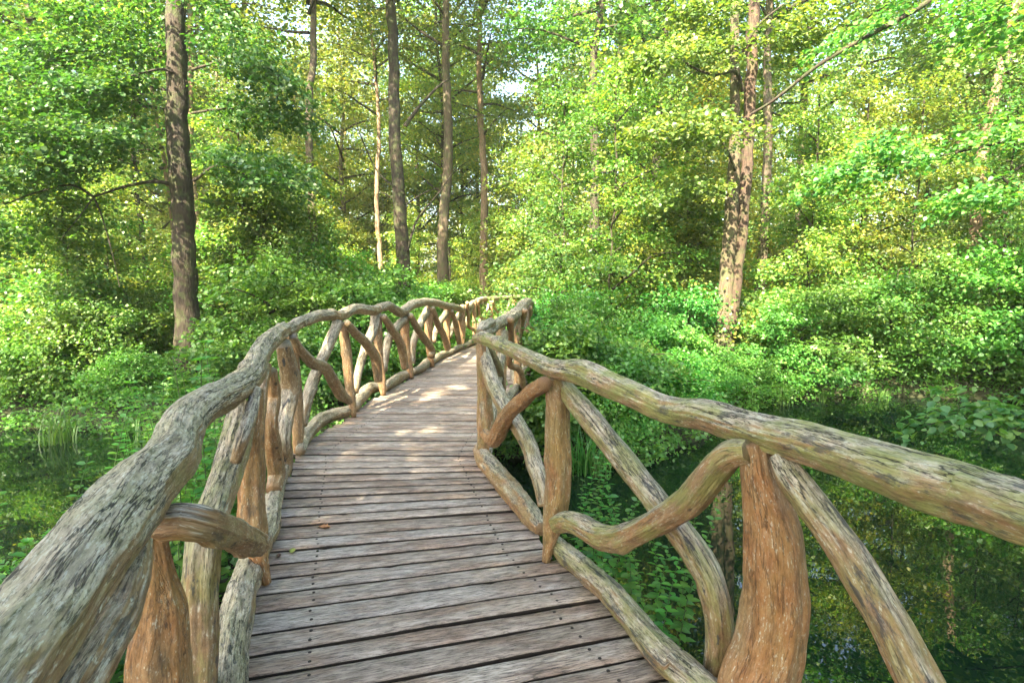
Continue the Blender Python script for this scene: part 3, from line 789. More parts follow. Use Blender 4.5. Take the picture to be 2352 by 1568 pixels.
def crown_mesh(name, seed, zlo, zhi, Rad, nsp, per, leaf, profile='tall', limbs=16, near=False, spray=(0.7, 1.5), zp=1.0, nvar=0.45, bark=None, mat=None, keep=None):
    rng = np.random.default_rng(seed)
    # limbs leave the trunk, bend outward and up; sprays hang along them
    LV, LF_, off = [], [], 0
    C, D = [], []
    limbpts = []
    for i in range(limbs):
        t = (i + rng.uniform(0, 1)) / limbs
        z0 = zlo + (zhi - zlo) * (t ** zp)
        ang = i * 2.4 + rng.uniform(-0.5, 0.5)
        if profile == 'tall': rr = Rad * (0.55 + 0.9 * math.sin(math.pi * min(1, 0.12 + t * 0.86)) ** 0.8) * rng.uniform(0.6, 1.15)
        else: rr = Rad * (1.05 - 0.7 * t) * rng.uniform(0.45, 1.45)
        rr = min(rr, Rad * 1.35)
        o = np.array([math.cos(ang), math.sin(ang), 0])
        rise = rr * rng.uniform(0.05, 0.55)
        p = [np.array([0, 0, z0]) * 1.0, o * rr * 0.3 + np.array([0, 0, z0 + rise * 0.45]), o * rr * 0.65 + np.array([0, 0, z0 + rise * 0.85]) + rng.normal(0, 0.12, 3) * rr * 0.3, o * rr + np.array([0, 0, z0 + rise * 0.9])]
        v, f = twig_arrays(p, 0.018 * rr + 0.012, 0.006, step=rr / 6, sides=5, seed=i)
        LV.append(v); LF_.append(f + off); off += len(v)
        limbpts.append((p, o, rr))
    w_ = np.array([l[2] for l in limbpts]); w_ = w_ / w_.sum()
    cnt = rng.multinomial(nsp, w_)
    for (p, o, rr), k in zip(limbpts, cnt):
        side = np.array([-o[1], o[0], 0])
        for _ in range(k):
            t = rng.uniform(0.22, 1.05)
            q = p[0] + (p[-1] - p[0]) * t + np.array([0, 0, (p[1][2] - p[0][2]) * 0.6 * math.sin(math.pi * min(t, 1))])
            lat = rng.normal(0, 0.30) * rr * (0.35 + 0.5 * t)
            ver = rng.normal(0, 0.10) * rr
            q = q + side * lat + np.array([0, 0, ver - abs(lat) * 0.12])
            C.append(q); d = o + side * (lat / (rr * 0.5)) + rng.normal(0, 0.25, 3) * np.array([1, 1, 0.4]); D.append(d)
    # leader top
    for _ in range(max(4, nsp // 14)):
        q = np.array([rng.normal(0, 0.22) * Rad, rng.normal(0, 0.22) * Rad, zhi + rng.uniform(-0.12, 0.1) * (zhi - zlo)])
        C.append(q); D.append(np.array([q[0], q[1], 0.2]) + rng.normal(0, 0.3, 3))
    C = np.array(C); D = np.array(D)
    if keep is not None:
        m_ = keep(C); C, D = C[m_], D[m_]
    sz = rng.uniform(spray[0], spray[1], len(C))
    V, F, rn = sprays(rng, C, D, sz, per, leaf, near=near, nvar=nvar)
    nL = len(V)
    V = np.vstack([V] + LV); lf = np.concatenate([f + nL for f in LF_])
    rn = np.concatenate([rn, np.zeros(len(V) - nL)])
    mi = np.concatenate([np.zeros(len(F)), np.ones(len(lf))])
    return np_mesh(name, V, [F, lf], [mat or M_LEAF, bark or M_BARK_DARK], mi, {'rnd': rn})

def trunk_mesh(name, pts, mat, seed, sides=14, step=0.35, wob=0.10):
    V, F, T, G = tube_arrays(pts, step, sides, seed=seed, wob=wob, kinkamp=0.05)
    return np_mesh(name, V, [F, T], [mat], smooth=True)

# -- shared crowns for the forest
FOR = []
for i in range(6):
    zhi = [19, 22, 17, 21, 18, 20][i]
    zlo = [5.0, 6.5, 3.5, 5.0, 2.8, 7.5][i]
    rad = [3.0, 3.4, 2.8, 3.3, 3.0, 3.6][i]
    FOR.append((crown_mesh('crown', 100 + i, zlo, zhi, rad, 430, 50, 0.145, limbs=30, spray=(0.9, 1.9), nvar=0.75), zhi, zlo))
SAP = []
for i in range(5):
    h = [4.5, 6.0, 7.5, 5.2, 8.5][i]
    SAP.append((crown_mesh('crown', 200 + i, 0.5, h, [1.5, 1.8, 2.0, 1.9, 2.3][i], 300, 42, 0.10, profile='cone', limbs=22, spray=(0.6, 1.3), nvar=0.6), h))
BUSH = []
for i in range(6):
    h = [1.6, 2.0, 2.4, 1.4, 2.8, 2.1][i]
    BUSH.append((crown_mesh('foliage', 300 + i, 0.15, h, [1.1, 1.3, 1.4, 1.3, 1.4, 1.6][i], 190, 44, 0.082, profile='cone', limbs=15, spray=(0.4, 0.95), near=(i < 3), mat=M_HERB, nvar=0.55), h))

def tint(g=1.0, warm=0.0):
    return (g * (1 + warm), g, g * (1 - 0.5 * warm), 1)

_tc = [0]
def tree(name, label, x, y, r, h, crown, mat, lean=(0, 0), group=None, cs=1.0, rz=None, col=(1, 1, 1, 1), zoff=0.0, bend=0.15, trunkpts=None):
    _tc[0] += 1; k = _tc[0]
    z = ground_z(x, y) - 0.05
    e = empty(name, (x, y, z)); tag(e, label, 'tree', group)
    if trunkpts is None:
        rs = random.Random(k)
        P = []
        n = 6
        for i in range(n + 1):
            t = i / n
            P.append((lean[0] * t + rs.uniform(-bend, bend) * (t > 0), lean[1] * t + rs.uniform(-bend, bend) * (t > 0), h * t, max(0.02, r * (1 - 0.75 * t) * (1.25 if i == 0 else 1))))
        trunkpts = P
    sides = 16 if y < 20 else 10
    tr = link('trunk', trunk_mesh('trunk', trunkpts, mat, k * 1.31, sides), e)
    if crown is not None:
        c = link('crown', crown, e)
        c.rotation_euler = (0, 0, rz if rz is not None else R.uniform(0, 6.28)); c.scale = (cs, cs, cs)
        c.location = (lean[0] * 0.5, lean[1] * 0.5, zoff)
        c.color = col
    return e

def px2x(px, Y):                    # plan x for a trunk seen at px, distance Y
    return (px - 1176) / F_PX * Y * 1.0

# --- the left foreground tree
def limb_tree_crown(name, seed, limbs, leaf, per, spray, bark, near=True, thin=1.0):
    """limbs: list of polylines (local); sprays along the outer two thirds of each"""
    rng = np.random.default_rng(seed)
    C, D = [], []
    for P, nsp, spread in limbs:
        P = [np.array(p, float) for p in P]
        seg = [np.linalg.norm(P[i + 1] - P[i]) for i in range(len(P) - 1)]
        tot = sum(seg)
        for _ in range(int(nsp * thin)):
            s = rng.uniform(0.25, 1.02) * tot; i = 0
            while i < len(seg) - 1 and s > seg[i]: s -= seg[i]; i += 1
            q = P[i] + (P[i + 1] - P[i]) * (s / seg[i]); d = (P[i + 1] - P[i]) / seg[i]
            side = np.cross(d, [0, 0, 1]); lat = rng.normal(0, spread)
            C.append(q + side * lat + np.array([0, 0, rng.normal(0.05, spread * 0.38)])); D.append(d + side * lat / spread * 0.8 + rng.normal(0, 0.25, 3))
    C = np.array(C); D = np.array(D)
    V, F, rn = sprays(rng, C, D, rng.uniform(spray[0], spray[1], len(C)), per, leaf, near=near, wid=0.42)
    return np_mesh(name, V, F, [M_LEAF], None, {'rnd': rn})

X1 = px2x(430, 12.4); 
t1 = empty('tree', (X1, 12.4, ground_z(X1, 12.4) - 0.1))
tag(t1, 'dark alder with thick straight trunk and spreading leafy branches, left of the bridge', 'tree')
link('trunk', trunk_mesh('trunk', [(-0.12, 0, 0, 0.36), (-0.06, 0, 0.5, 0.27), (-0.02, 0, 1.6, 0.245), (0.02, 0, 3.6, 0.225), (0.04, 0, 5.4, 0.215), (0.14, 0, 8, 0.18), (0.12, 0.1, 11, 0.13), (0.2, 0, 15, 0.05)], M_BARK_DARK, 1.7, 20, 0.2, 0.09), t1)
def L1(px, py, Y): 
    p, _ = atY(px, py, Y); return (p.x - X1, p.y - 12.4, p.z - t1.location.z)
arms = [([L1(432, 440, 12.4), L1(370, 418, 12.2), L1(300, 425, 12.0), L1(215, 452, 11.7)], 0.055),
        ([L1(215, 452, 11.7), L1(165, 425, 11.5), L1(90, 440, 11.3), L1(10, 470, 11.1)], 0.03),
        ([L1(215, 452, 11.7), L1(235, 500, 11.7), L1(260, 590, 11.6), L1(275, 660, 11.6)], 0.02),
        ([L1(215, 452, 11.7), L1(180, 500, 11.6), L1(130, 560, 11.5)], 0.018),
        ([L1(445, 415, 12.4), L1(500, 380, 12.0), L1(560, 400, 11.6), L1(640, 425, 11.3)], 0.035),
        ([L1(430, 190, 12.4), L1(380, 160, 12.1), L1(300, 175, 11.7), L1(180, 215, 11.3)], 0.035),
        ([L1(430, 215, 12.4), L1(350, 200, 12.8), L1(240, 160, 12.6), L1(120, 150, 12.4)], 0.03),
        ([L1(440, 160, 12.4), L1(520, 140, 12.1), L1(600, 150, 11.8), L1(660, 190, 11.6)], 0.03),
        ([L1(440, 260, 12.4), L1(520, 250, 12.5), L1(610, 260, 12.6)], 0.028)]
for P, r in arms:
    V, F = twig_arrays(P, r, r * 0.35, 0.12, 7, 3)
    link('branch', np_mesh('branch', V, F, [M_BARK_DARK], smooth=True), t1)
lim = [([L1(300, 425, 12.0), L1(215, 400, 11.7), L1(100, 400, 11.3), L1(-60, 420, 11.0)], 52, 0.55),
       ([L1(440, 330, 12.4), L1(330, 330, 11.9), L1(180, 330, 11.4), L1(-40, 330, 11.0)], 95, 0.62),
       ([L1(430, 190, 12.4), L1(330, 200, 11.9), L1(180, 215, 11.4), L1(-40, 240, 11.0)], 95, 0.65),
       ([L1(430, 80, 12.4), L1(300, 100, 12.2), L1(150, 110, 12.0), L1(-20, 130, 11.8)], 80, 0.55),
       ([L1(430, 20, 12.4), L1(350, 20, 12.2), L1(200, 30, 12.0), L1(60, 20, 12)], 40, 0.5),
       ([L1(440, 130, 12.4), L1(520, 130, 12.1), L1(620, 160, 11.8), L1(680, 210, 11.6)], 62, 0.45),
       ([L1(440, 240, 12.4), L1(520, 250, 12.3), L1(600, 260, 12.2), L1(680, 280, 12.1)], 50, 0.38),
       ([L1(445, 390, 12.4), L1(520, 380, 12.0), L1(600, 400, 11.6), L1(720, 420, 11.2)], 66, 0.42),
       ([L1(440, 40, 12.4), L1(500, 40, 12.2), L1(560, 70, 12.0)], 18, 0.35),
       ([L1(100, 560, 10.8), L1(20, 540, 10.6), L1(-80, 520, 10.4)], 30, 0.5)]
for hh in range(14):                # crown above the frame
    a_ = hh * 2.4; z_ = 8.5 + hh * 0.5
    lim.append(([(0.1, 0, z_), (1.6 * math.cos(a_), 1.6 * math.sin(a_), z_ + 0.8), (3.0 * math.cos(a_), 3.0 * math.sin(a_), z_ + 1.2)], 34, 0.7))
o = link('crown', limb_tree_crown('crown', 5, lim, 0.088, 52, (0.5, 1.0), M_BARK_DARK), t1); o.color = tint(0.58, -0.08)

# --- the right foreground double trunk
X7 = px2x(1668, 12.8)
t7 = empty('tree', (X7, 12.8, ground_z(X7, 12.8) - 0.1))
tag(t7, 'tree with two joined tan trunks, sunlit at its pale base, right of the bridge', 'tree')
link('trunk', trunk_mesh('trunk', [(-0.04, 0, 0, 0.27), (-0.06, 0, 0.8, 0.19), (-0.03, 0, 1.8, 0.17), (0.0, 0, 3.0, 0.155), (0.04, 0, 4.6, 0.14), (0.03, 0, 6.2, 0.105), (-0.06, 0, 8.0, 0.09), (-0.1, 0, 11, 0.05)], M_BARK_OLIVE, 4.4, 18, 0.15, 0.1), t7)
link('trunk', trunk_mesh('trunk', [(0.10, 0.08, 0, 0.18), (0.12, 0.04, 1.2, 0.15), (0.22, 0.0, 2.6, 0.13), (0.32, 0, 4.4, 0.125), (0.34, 0, 6.6, 0.12), (0.34, 0, 9, 0.11), (0.40, 0, 13, 0.05)], M_BARK_TAN, 5.4, 18, 0.15, 0.1), t7)
def L7(px, py, Y):
    p, _ = atY(px, py, Y); return (p.x - X7, p.y - 12.8, p.z - t7.location.z)
for P, r in (([L7(1706, 210, 12.7), L7(1690, 165, 12.5), L7(1645, 172, 12.2), L7(1600, 160, 12.0), L7(1570, 140, 11.8)], 0.05),
             ([L7(1690, 395, 12.7), L7(1672, 350, 12.5), L7(1640, 300, 12.2), L7(1600, 290, 11.9)], 0.035),
             ([L7(1705, 120, 12.7), L7(1740, 60, 12.5), L7(1800, 10, 12.3)], 0.04)):
    V, F = twig_arrays(P, r, r * 0.4, 0.1, 7, 5)
    link('branch', np_mesh('branch', V, F, [M_BARK_DARK], smooth=True), t7)
lim = [([L7(1700, 150, 12.7), L7(1620, 130, 12.2), L7(1540, 120, 11.8), L7(1470, 150, 11.5)], 55, 0.42),
       ([L7(1690, 330, 12.7), L7(1620, 310, 12.0), L7(1540, 290, 11.5), L7(1480, 300, 11.2)], 52, 0.42),
       ([L7(1690, 430, 12.9), L7(1600, 440, 12.4), L7(1500, 460, 11.8)], 26, 0.4),
       ([L7(1720, 90, 12.7), L7(1800, 80, 12.3), L7(1900, 60, 12.0)], 34, 0.45),
       ([L7(1710, 60, 12.7), L7(1640, 40, 12.5), L7(1560, 30, 12.2)], 36, 0.5)]
for hh in range(12):
    a_ = hh * 2.4; z_ = 8.8 + hh * 0.5
    lim.append(([(0.2, 0, z_), (1.4 * math.cos(a_), 1.4 * math.sin(a_), z_ + 0.8), (2.8 * math.cos(a_), 2.8 * math.sin(a_), z_ + 1.2)], 30, 0.7))
o = link('crown', limb_tree_crown('crown', 6, lim, 0.092, 46, (0.5, 1.0), M_BARK_DARK), t7); o.color = tint(0.95, 0.0)

# --- other single trunks that can be told apart
def T(label, pxb, pxt, Y, wpx, crown_i, mat, **kw):
    """pxb: pixel of trunk near eye level; pxt: pixel near the top of the photo"""
    x = px2x(pxb, Y); r = wpx / 2 / F_PX * Y * 1.12
    me, zhi, zlo = FOR[crown_i]
    dz_top = 0.5 * Y
    slope = (pxt - pxb) / F_PX * Y / dz_top
    return tree('tree', label, x, Y, r, zhi + 0.5, me, mat, lean=(slope * (zhi + 0.5) , 0), **kw)
T2 = T('tall tree with dark upright mottled trunk behind the left handrail', 928, 912, 18, 31, 5, M_BARK_DARK, col=tint(1.0, 0.15), zoff=3.5)
T('tree with straight tan trunk just right of the dark mottled one', 1024, 1030, 25, 25, 1, M_BARK_GREY, col=tint(1.1, 0.3), zoff=5)
T('tree with pale pink sunlit trunk above the far handrail', 1115, 1110, 28, 19, 3, M_BARK_PALE, col=tint(1.1, 0.3), zoff=4)
T('slim grey tree between the dark alder and the mottled trunk', 736, 733, 17, 19, 0, M_BARK_GREY, col=tint(1.0, 0.25), zoff=4)
T('tall tree with dark trunk against the sky in the middle of the wood', 1352, 1364, 19, 24, 2, M_BARK_DARK, col=tint(0.85, -0.05), zoff=6)
T('tree with leaning reddish trunk at the far right', 2192, 2262, 17, 25, 4, M_BARK_PALE, col=tint(1.0, 0.1), zoff=5)
T('grey trunked tree close behind the double trunk', 1737, 1745, 18, 22, 0, M_BARK_GREY, col=tint(1.0, 0.2), zoff=4)
T('thin pale sunlit tree right beside the dark alder trunk', 472, 468, 22, 14, 1, M_BARK_PALE, col=tint(1.0, 0.2), zoff=3)
T('thin pale birch like trunk left of the mottled trunk', 884, 872, 26, 12, 2, M_BARK_PALE, col=tint(1.1, 0.3), zoff=6)
T('dark trunk half hidden in leaves left of the double trunk', 1478, 1505, 21, 20, 3, M_BARK_DARK, col=tint(0.9, 0), zoff=2)
T('tree with tan trunk low between bushes right of the double trunk', 1812, 1830, 22, 20, 5, M_BARK_GREY, col=tint(1.0, 0.2))
T('slim dark tree at the left edge behind the alder leaves', 344, 340, 21, 12, 4, M_BARK_DARK, col=tint(0.9, 0.1), zoff=3)
T('slim reddish tree beside the leaning one at the far right', 2222, 2215, 22, 16, 1, M_BARK_PALE, col=tint(1.0, 0.1), zoff=2)
def px_branches(e, x0, y0, lst):
    for pts, Y, r in lst:
        P = []
        for px, py in pts:
            p, _ = atY(px, py, Y); P.append((p.x - e.location.x, p.y - e.location.y, p.z - e.location.z))
        V, F = twig_arrays(P, r, r * 0.3, 0.15, 6, 3)
        link('branch', np_mesh('branch', V, F, [M_BARK_DARK], smooth=True), e)
px_branches(T2, 0, 0, [([(930, 290), (958, 252), (1000, 205), (1032, 180)], 17.9, 0.07), ([(928, 445), (872, 400), (838, 335), (812, 268)], 17.8, 0.035), ([(936, 575), (958, 505), (1010, 440), (1045, 388)], 17.8, 0.045), ([(930, 480), (895, 450), (868, 440)], 17.9, 0.03), ([(932, 470), (980, 440), (1020, 430)], 17.9, 0.03)])
SIGHT = [(928, 18, 40), (1115, 28, 30), (736, 17, 35), (2200, 17, 30), (1740, 18, 20), (472, 22, 20), (884, 26, 15)]
def blocks(px, Y, crown_px):
    return any(Y < sy and abs(px - sx) < crown_px + m for sx, sy, m in SIGHT)

# diagonal bare branch of a tree standing right of the frame
def tree_right_branch():
    x0, y0 = 9.2, 8.6
    e = empty('tree', (x0, y0, ground_z(x0, y0)))
    tag(e, 'tree whose long bare dark bough slants across the upper right', 'tree')
    link('trunk', trunk_mesh('trunk', [(0, 0, -0.4, 0.32), (0, 0, 2, 0.25), (0.1, 0, 6, 0.2), (0.2, 0.1, 12, 0.08)], M_BARK_DARK, 8.1, 14), e)
    z0 = e.location.z
    def q(px, py, Y):
        p, _ = atY(px, py, Y); return (p.x - x0, p.y - y0, p.z - z0)
    P = [(0.1, 0, 8.2), q(2250, -80, 9.4), q(2120, 12, 9.6), q(1990, 85, 9.8), q(1880, 150, 10.1), q(1775, 232, 10.6), q(1725, 262, 10.9)]
    V, F = twig_arrays(P, 0.055, 0.022, 0.12, 7, 2)
    link('branch', np_mesh('branch', V, F, [M_BARK_DARK], smooth=True), e)
    lim = [([q(2120, 12, 9.6), q(1990, 70, 9.8), q(1880, 130, 10.1)], 16, 0.35),
           ([q(2500, 280, 9.0), q(2350, 300, 9.2), q(2200, 330, 9.5), q(2000, 380, 9.8), q(1880, 420, 10.0)], 60, 0.38),
           ([q(2500, 420, 8.6), q(2330, 450, 8.8), q(2150, 470, 9.2)], 26, 0.32),
           ([q(2500, 60, 9.0), q(2350, 80, 9.2), q(2200, 60, 9.4)], 26, 0.4)]
    V, F = twig_arrays([q(2600, 250, 9.0), q(2350, 315, 9.2), q(2200, 350, 9.5), q(2000, 390, 9.8)], 0.03, 0.01, 0.12, 6, 2)
    link('branch', np_mesh('branch', V, F, [M_BARK_DARK], smooth=True), e)
    for hh in range(12):
        a_ = hh * 2.4; z_ = 7.5 + hh * 0.5
        lim.append(([(0.1, 0, z_), (1.4 * math.cos(a_), 1.4 * math.sin(a_), z_ + 0.8), (2.6 * math.cos(a_), 2.6 * math.sin(a_), z_ + 1.2)], 24, 0.7))
    o = link('crown', limb_tree_crown('crown', 16, lim, 0.085, 42, (0.45, 0.9), M_BARK_DARK), e); o.color = tint(0.95, -0.05)
tree_right_branch()

def low_alder():
    x0, y0 = 7.6, 5.6
    e = empty('tree', (x0, y0, -0.5))
    tag(e, 'alder bough with large fresh leaves reaching low over the water at the right edge', 'tree')
    link('trunk', trunk_mesh('trunk', [(0, 0, -0.1, 0.16), (0, 0, 1.5, 0.12), (0.3, 0, 4, 0.09), (0.4, 0, 7, 0.03)], M_BARK_DARK, 8.6, 12), e)
    def q(px, py, Y):
        p, _ = atY(px, py, Y); return (p.x - x0, p.y - y0, p.z + 0.5)
    lim = [([q(2560, 900, 5.6), q(2380, 940, 5.5), q(2250, 955, 5.4), q(2130, 975, 5.3)], 22, 0.17),
           ([q(2560, 960, 5.4), q(2400, 985, 5.3), q(2280, 1000, 5.2)], 10, 0.13)]
    for P, _, _ in lim:
        V, F = twig_arrays([(0.0, 0, 1.4)] + P, 0.02, 0.005, 0.1, 6, 2)
        link('branch', np_mesh('branch', V, F, [M_BARK_DARK], smooth=True), e)
    for hh in range(9):
        a_ = hh * 2.4; z_ = 3.0 + hh * 0.4
        lim.append(([(0.3, 0, z_), (0.8 + 0.6 * math.cos(a_), 0.8 * math.sin(a_), z_ + 0.4), (1.0 + 1.2 * math.cos(a_), 1.5 * math.sin(a_), z_ + 0.5)], 14, 0.4))
    o = link('crown', limb_tree_crown('crown', 26, lim, 0.085, 22, (0.25, 0.5), M_BARK_DARK), e); o.color = tint(1.0, -0.2)
low_alder()

# --- forest fill: individual trees behind
placed = [(t1.location.x, 12.4), (X7, 12.8)]
def far_ok(x, y, d):
    return all((x - a) ** 2 + (y - b) ** 2 > d * d for a, b in placed)
def on_land(x, y):
    return ground_z(x, y) > 0.15 and not (-3.0 < x < 5.5 and y < 21 and abs(x - lerp_tab(y, [(0, 0.3), (5, -1.0), (9, -0.7), (13, -0.3), (16, 0.6), (18, 1.8), (21, 5)])) < 2.2)
R2 = random.Random(31)
bands = [('left of the bridge', -400, 760), ('straight beyond the bridge', 760, 1400), ('right of the bridge', 1400, 2750)]
n = 0; tries = 0
while n < 64 and tries < 4000:
    tries += 1
    Y = 17 + 36 * math.sqrt(R2.random()); px = R2.uniform(-350, 2700)
    if 1120 < px < 1330 and R2.random() < 0.6: continue
    if 940 < px < 1010 and R2.random() < 0.7: continue
    if blocks(px, Y, 90): continue
    if Y < 26 and 640 < px < 1450: continue
    x = px2x(px, Y)
    if not far_ok(x, Y, 2.9): continue
    placed.append((x, Y))
    i = R2.randrange(6); me, zhi, zlo = FOR[i]
    bn = [b for b in bands if b[1] <= px < b[2]][0][0]
    warm = 0.6 if 450 < px < 1250 else 0.35
    mt = R2.choice([M_BARK_GREY, M_BARK_DARK, M_BARK_GREY, M_BARK_PALE])
    tree('tree', 'one of the slender background trees ' + bn, x, Y, R2.uniform(0.10, 0.2), zhi + 0.4, me, mt,
         lean=(R2.uniform(-0.8, 0.8), R2.uniform(-0.5, 0.5)), group='background forest trees ' + bn, col=tint(R2.choice([0.85, 1.05, 1.3, 1.4]), R2.uniform(0.15, warm)), cs=1.0, zoff=R2.uniform(-1, 1))
    n += 1

for (px, Y, i, lab) in ((800, 33, 4, 'tree with dense low crown in the gap left of the mottled trunk'), (965, 36, 4, 'tree with dense crown between the mottled and the tan trunk'), (1065, 38, 2, 'tree with dense crown right of the tan trunk'), (870, 42, 0, 'distant crown low behind the thin birch like trunk'), (1230, 34, 4, 'distant tree above the far end of the bridge'), (700, 37, 2, 'distant tree seen right of the slim grey trunk')):
    me, zhi, zlo = FOR[i]
    tree('tree', lab, px2x(px, Y), Y, 0.16, zhi, me, M_BARK_GREY, col=tint(1.3, 0.4), zoff=-1.2)
for (x, y) in ((17, 13), (21, 8), (20, 18), (26, 14), (30, 5), (27, 22), (24, -2), (-18, 10), (-22, 5), (-20, 16), (-27, 12), (33, 14)):
    i = R2.randrange(6); me, zhi, zlo = FOR[i]
    tree('tree', 'one of the side trees past the left or right edge of the view', x, y, 0.18, zhi, me, M_BARK_DARK, group='side trees around the pond', zoff=-2.0, col=tint(R2.uniform(0.8, 1.1), 0.1))
# --- understorey saplings
n = 0; tries = 0; pl2 = []
while n < 90 and tries < 6000:
    tries += 1
    Y = 12.5 + 32 * R2.random() ** 1.1; px = R2.uniform(-300, 2650)
    x = px2x(px, Y)
    if not on_land(x, Y): continue
    if any((x - a) ** 2 + (Y - b) ** 2 < 2.2 for a, b in pl2): continue
    if not far_ok(x, Y, 0.9): continue
    if blocks(px, Y, 40) or (850 < px < 1180 and Y < 24): continue
    if Y < 17 and (360 < px < 560 or 1600 < px < 1780): continue
    pl2.append((x, Y))
    i = R2.randrange(5) if Y > 17 else R2.choice([0, 3, 0, 1])
    me, h = SAP[i]
    bn = [b for b in bands if b[1] <= px < b[2]][0][0]
    dd = 'nearer' if Y < 22 else 'farther'
    tree('sapling', 'one of the %s leafy saplings %s' % (dd, bn), x, Y, 0.035, h, me, M_BARK_DARK, lean=(R2.uniform(-0.3, 0.3), 0),
         group='%s understorey saplings %s' % (dd, bn), col=tint(R2.choice([0.7, 0.9, 1.2, 1.35]), R2.uniform(0.0, 0.3) + (0.25 if Y > 18 else 0)), cs=R2.uniform(0.85, 1.15), bend=0.05)
    n += 1

for (px, Y, i, cs_, g, wm, lab) in ((1285, 14.5, 2, 0.9, 0.85, -0.1, 'tall layered sapling just right of the far bridge end'), (1400, 13.8, 4, 0.85, 1.15, 0.25, 'sunlit yellow green sapling with upright shoots in the middle'),
        (1490, 15.2, 2, 0.95, 0.85, -0.1, 'dark leafy sapling left of the double trunked tree'), (1215, 18.0, 1, 1.0, 1.0, 0.2, 'bushy sapling behind the point where the railings meet'), (1570, 14.6, 1, 0.85, 1.1, 0.3, 'bright low sapling close to the left side of the double trunk'),
        (1850, 15.5, 4, 0.85, 1.25, 0.35, 'bright layered sapling a little right of the double trunk'), (1960, 16.8, 2, 1.0, 1.2, 0.35, 'tall yellow green sapling mid way to the right edge'), (2080, 15.5, 4, 0.85, 1.2, 0.3, 'broad sunlit sapling above the far waterline'),
        (2290, 15.0, 2, 0.9, 0.95, 0.0, 'dark green sapling near the right edge behind the water'), (2390, 14.6, 4, 0.8, 0.85, -0.1, 'shaded sapling cut by the right edge'), (620, 14.8, 1, 0.85, 0.9, -0.05, 'leafy sapling above the left handrail bend'),
        (560, 16.5, 2, 0.9, 1.15, 0.3, 'taller sunlit sapling right of the dark alder'), (690, 17.0, 1, 1.0, 1.1, 0.3, 'bushy sapling in front of the slim grey tree'), (250, 14.8, 1, 0.8, 1.0, 0.2, 'leafy sapling left of the dark alder'), (90, 14.6, 0, 0.9, 1.1, 0.3, 'bright sapling near the left edge')):
    tree('sapling', lab, px2x(px, Y), Y, 0.035, SAP[i][1] * cs_, SAP[i][0], M_BARK_DARK, lean=(0.1, 0), col=tint(g, wm), cs=cs_, bend=0.05)

# --- shrubs on the banks
def shrub(label, x, y, i, s, group, col=(1, 1, 1, 1), z=None):
    me, h = BUSH[i]
    e = empty('shrub', (x, y, (ground_z(x, y) if z is None else z) - 0.05)); tag(e, label, 'shrub', group)
    c = link('foliage', me, e); c.rotation_euler = (0, 0, R.uniform(0, 6.28)); c.scale = (s, s, s * R.uniform(0.85, 1.15)); c.color = col
    return e
n = 0; tries = 0; pl3 = []
spots = []
# right bank close to the bridge, down to the waterline
for (px, Y, i, s) in ((1290, 8.2, 0, 0.8), (1335, 9.0, 0, 0.85), (1425, 9.5, 3, 0.8), (1475, 10.2, 0, 0.6), (1290, 10.0, 4, 0.6), (1550, 10.1, 3, 0.7), (1375, 10.8, 4, 0.62), (1640, 10.9, 0, 0.5), (1510, 11.8, 1, 0.75), (1590, 11.6, 0, 0.65), (1440, 12.4, 4, 0.6),
                      (1270, 11.8, 5, 0.85), (1720, 11.8, 3, 0.6), (1790, 12.6, 2, 0.8), (1570, 12.9, 2, 0.85), (1395, 8.5, 3, 0.55), (1840, 13.4, 5, 1.0), (1930, 13.9, 1, 1.1), (2050, 14.0, 5, 1.1), (2170, 13.6, 4, 0.9), (2290, 12.9, 2, 1.1), (2390, 12.6, 4, 1.1), (2500, 12.0, 5, 1.2)):
    shrub('one of the dense round leafed shrubs on the right bank', px2x(px, Y), Y, i, s, 'shrubs on the right bank', tint(R.uniform(0.8, 1.1), R.uniform(-0.1, 0.2)))
for (px, Y, i, s) in ((-60, 10.2, 1, 0.9), (60, 9.9, 3, 0.8), (150, 10.4, 0, 0.85), (230, 10.6, 5, 0.75), (290, 10.0, 3, 0.65), (410, 10.2, 3, 0.4), (530, 10.6, 3, 0.6), (560, 10.2, 0, 0.95), (620, 11.4, 2, 1.0), (700, 11.2, 4, 0.9), (760, 12.4, 5, 1.0), (820, 12.0, 1, 1.0), (640, 13.4, 4, 0.95), (300, 13.4, 5, 0.9), (200, 12.8, 2, 0.9), (80, 12.4, 4, 0.8), (880, 13.8, 2, 1.0), (930, 15.5, 5, 0.9), (980, 17.5, 1, 1.0), (680, 9.7, 0, 0.7), (760, 10.2, 3, 0.9)):
    if px < 600 and Y < 11: px, Y = 1176 + (px - 1176) * 1.0, Y + 0.8
    shrub('one of the dark green shrubs behind the left railing', px2x(px, Y), Y, i, s, 'shrubs on the left bank', tint(R.uniform(0.65, 1.05), R.uniform(-0.05, 0.25)))
while n < 70 and tries < 4000:
    tries += 1
    Y = 13.5 + 18 * R2.random(); px = R2.uniform(-200, 2550); x = px2x(px, Y)
    if not on_land(x, Y) or any((x - a) ** 2 + (Y - b) ** 2 < 1.9 for a, b in pl3): continue
    pl3.append((x, Y))
    bn = [b for b in bands if b[1] <= px < b[2]][0][0]
    shrub('one of the bright woodland floor shrubs ' + bn, x, Y, R2.randrange(6), R2.uniform(0.8, 1.3), 'woodland floor shrubs ' + bn, tint(R2.choice([0.65, 0.95, 1.25, 1.4]), R2.uniform(0.05, 0.5)))
    n += 1

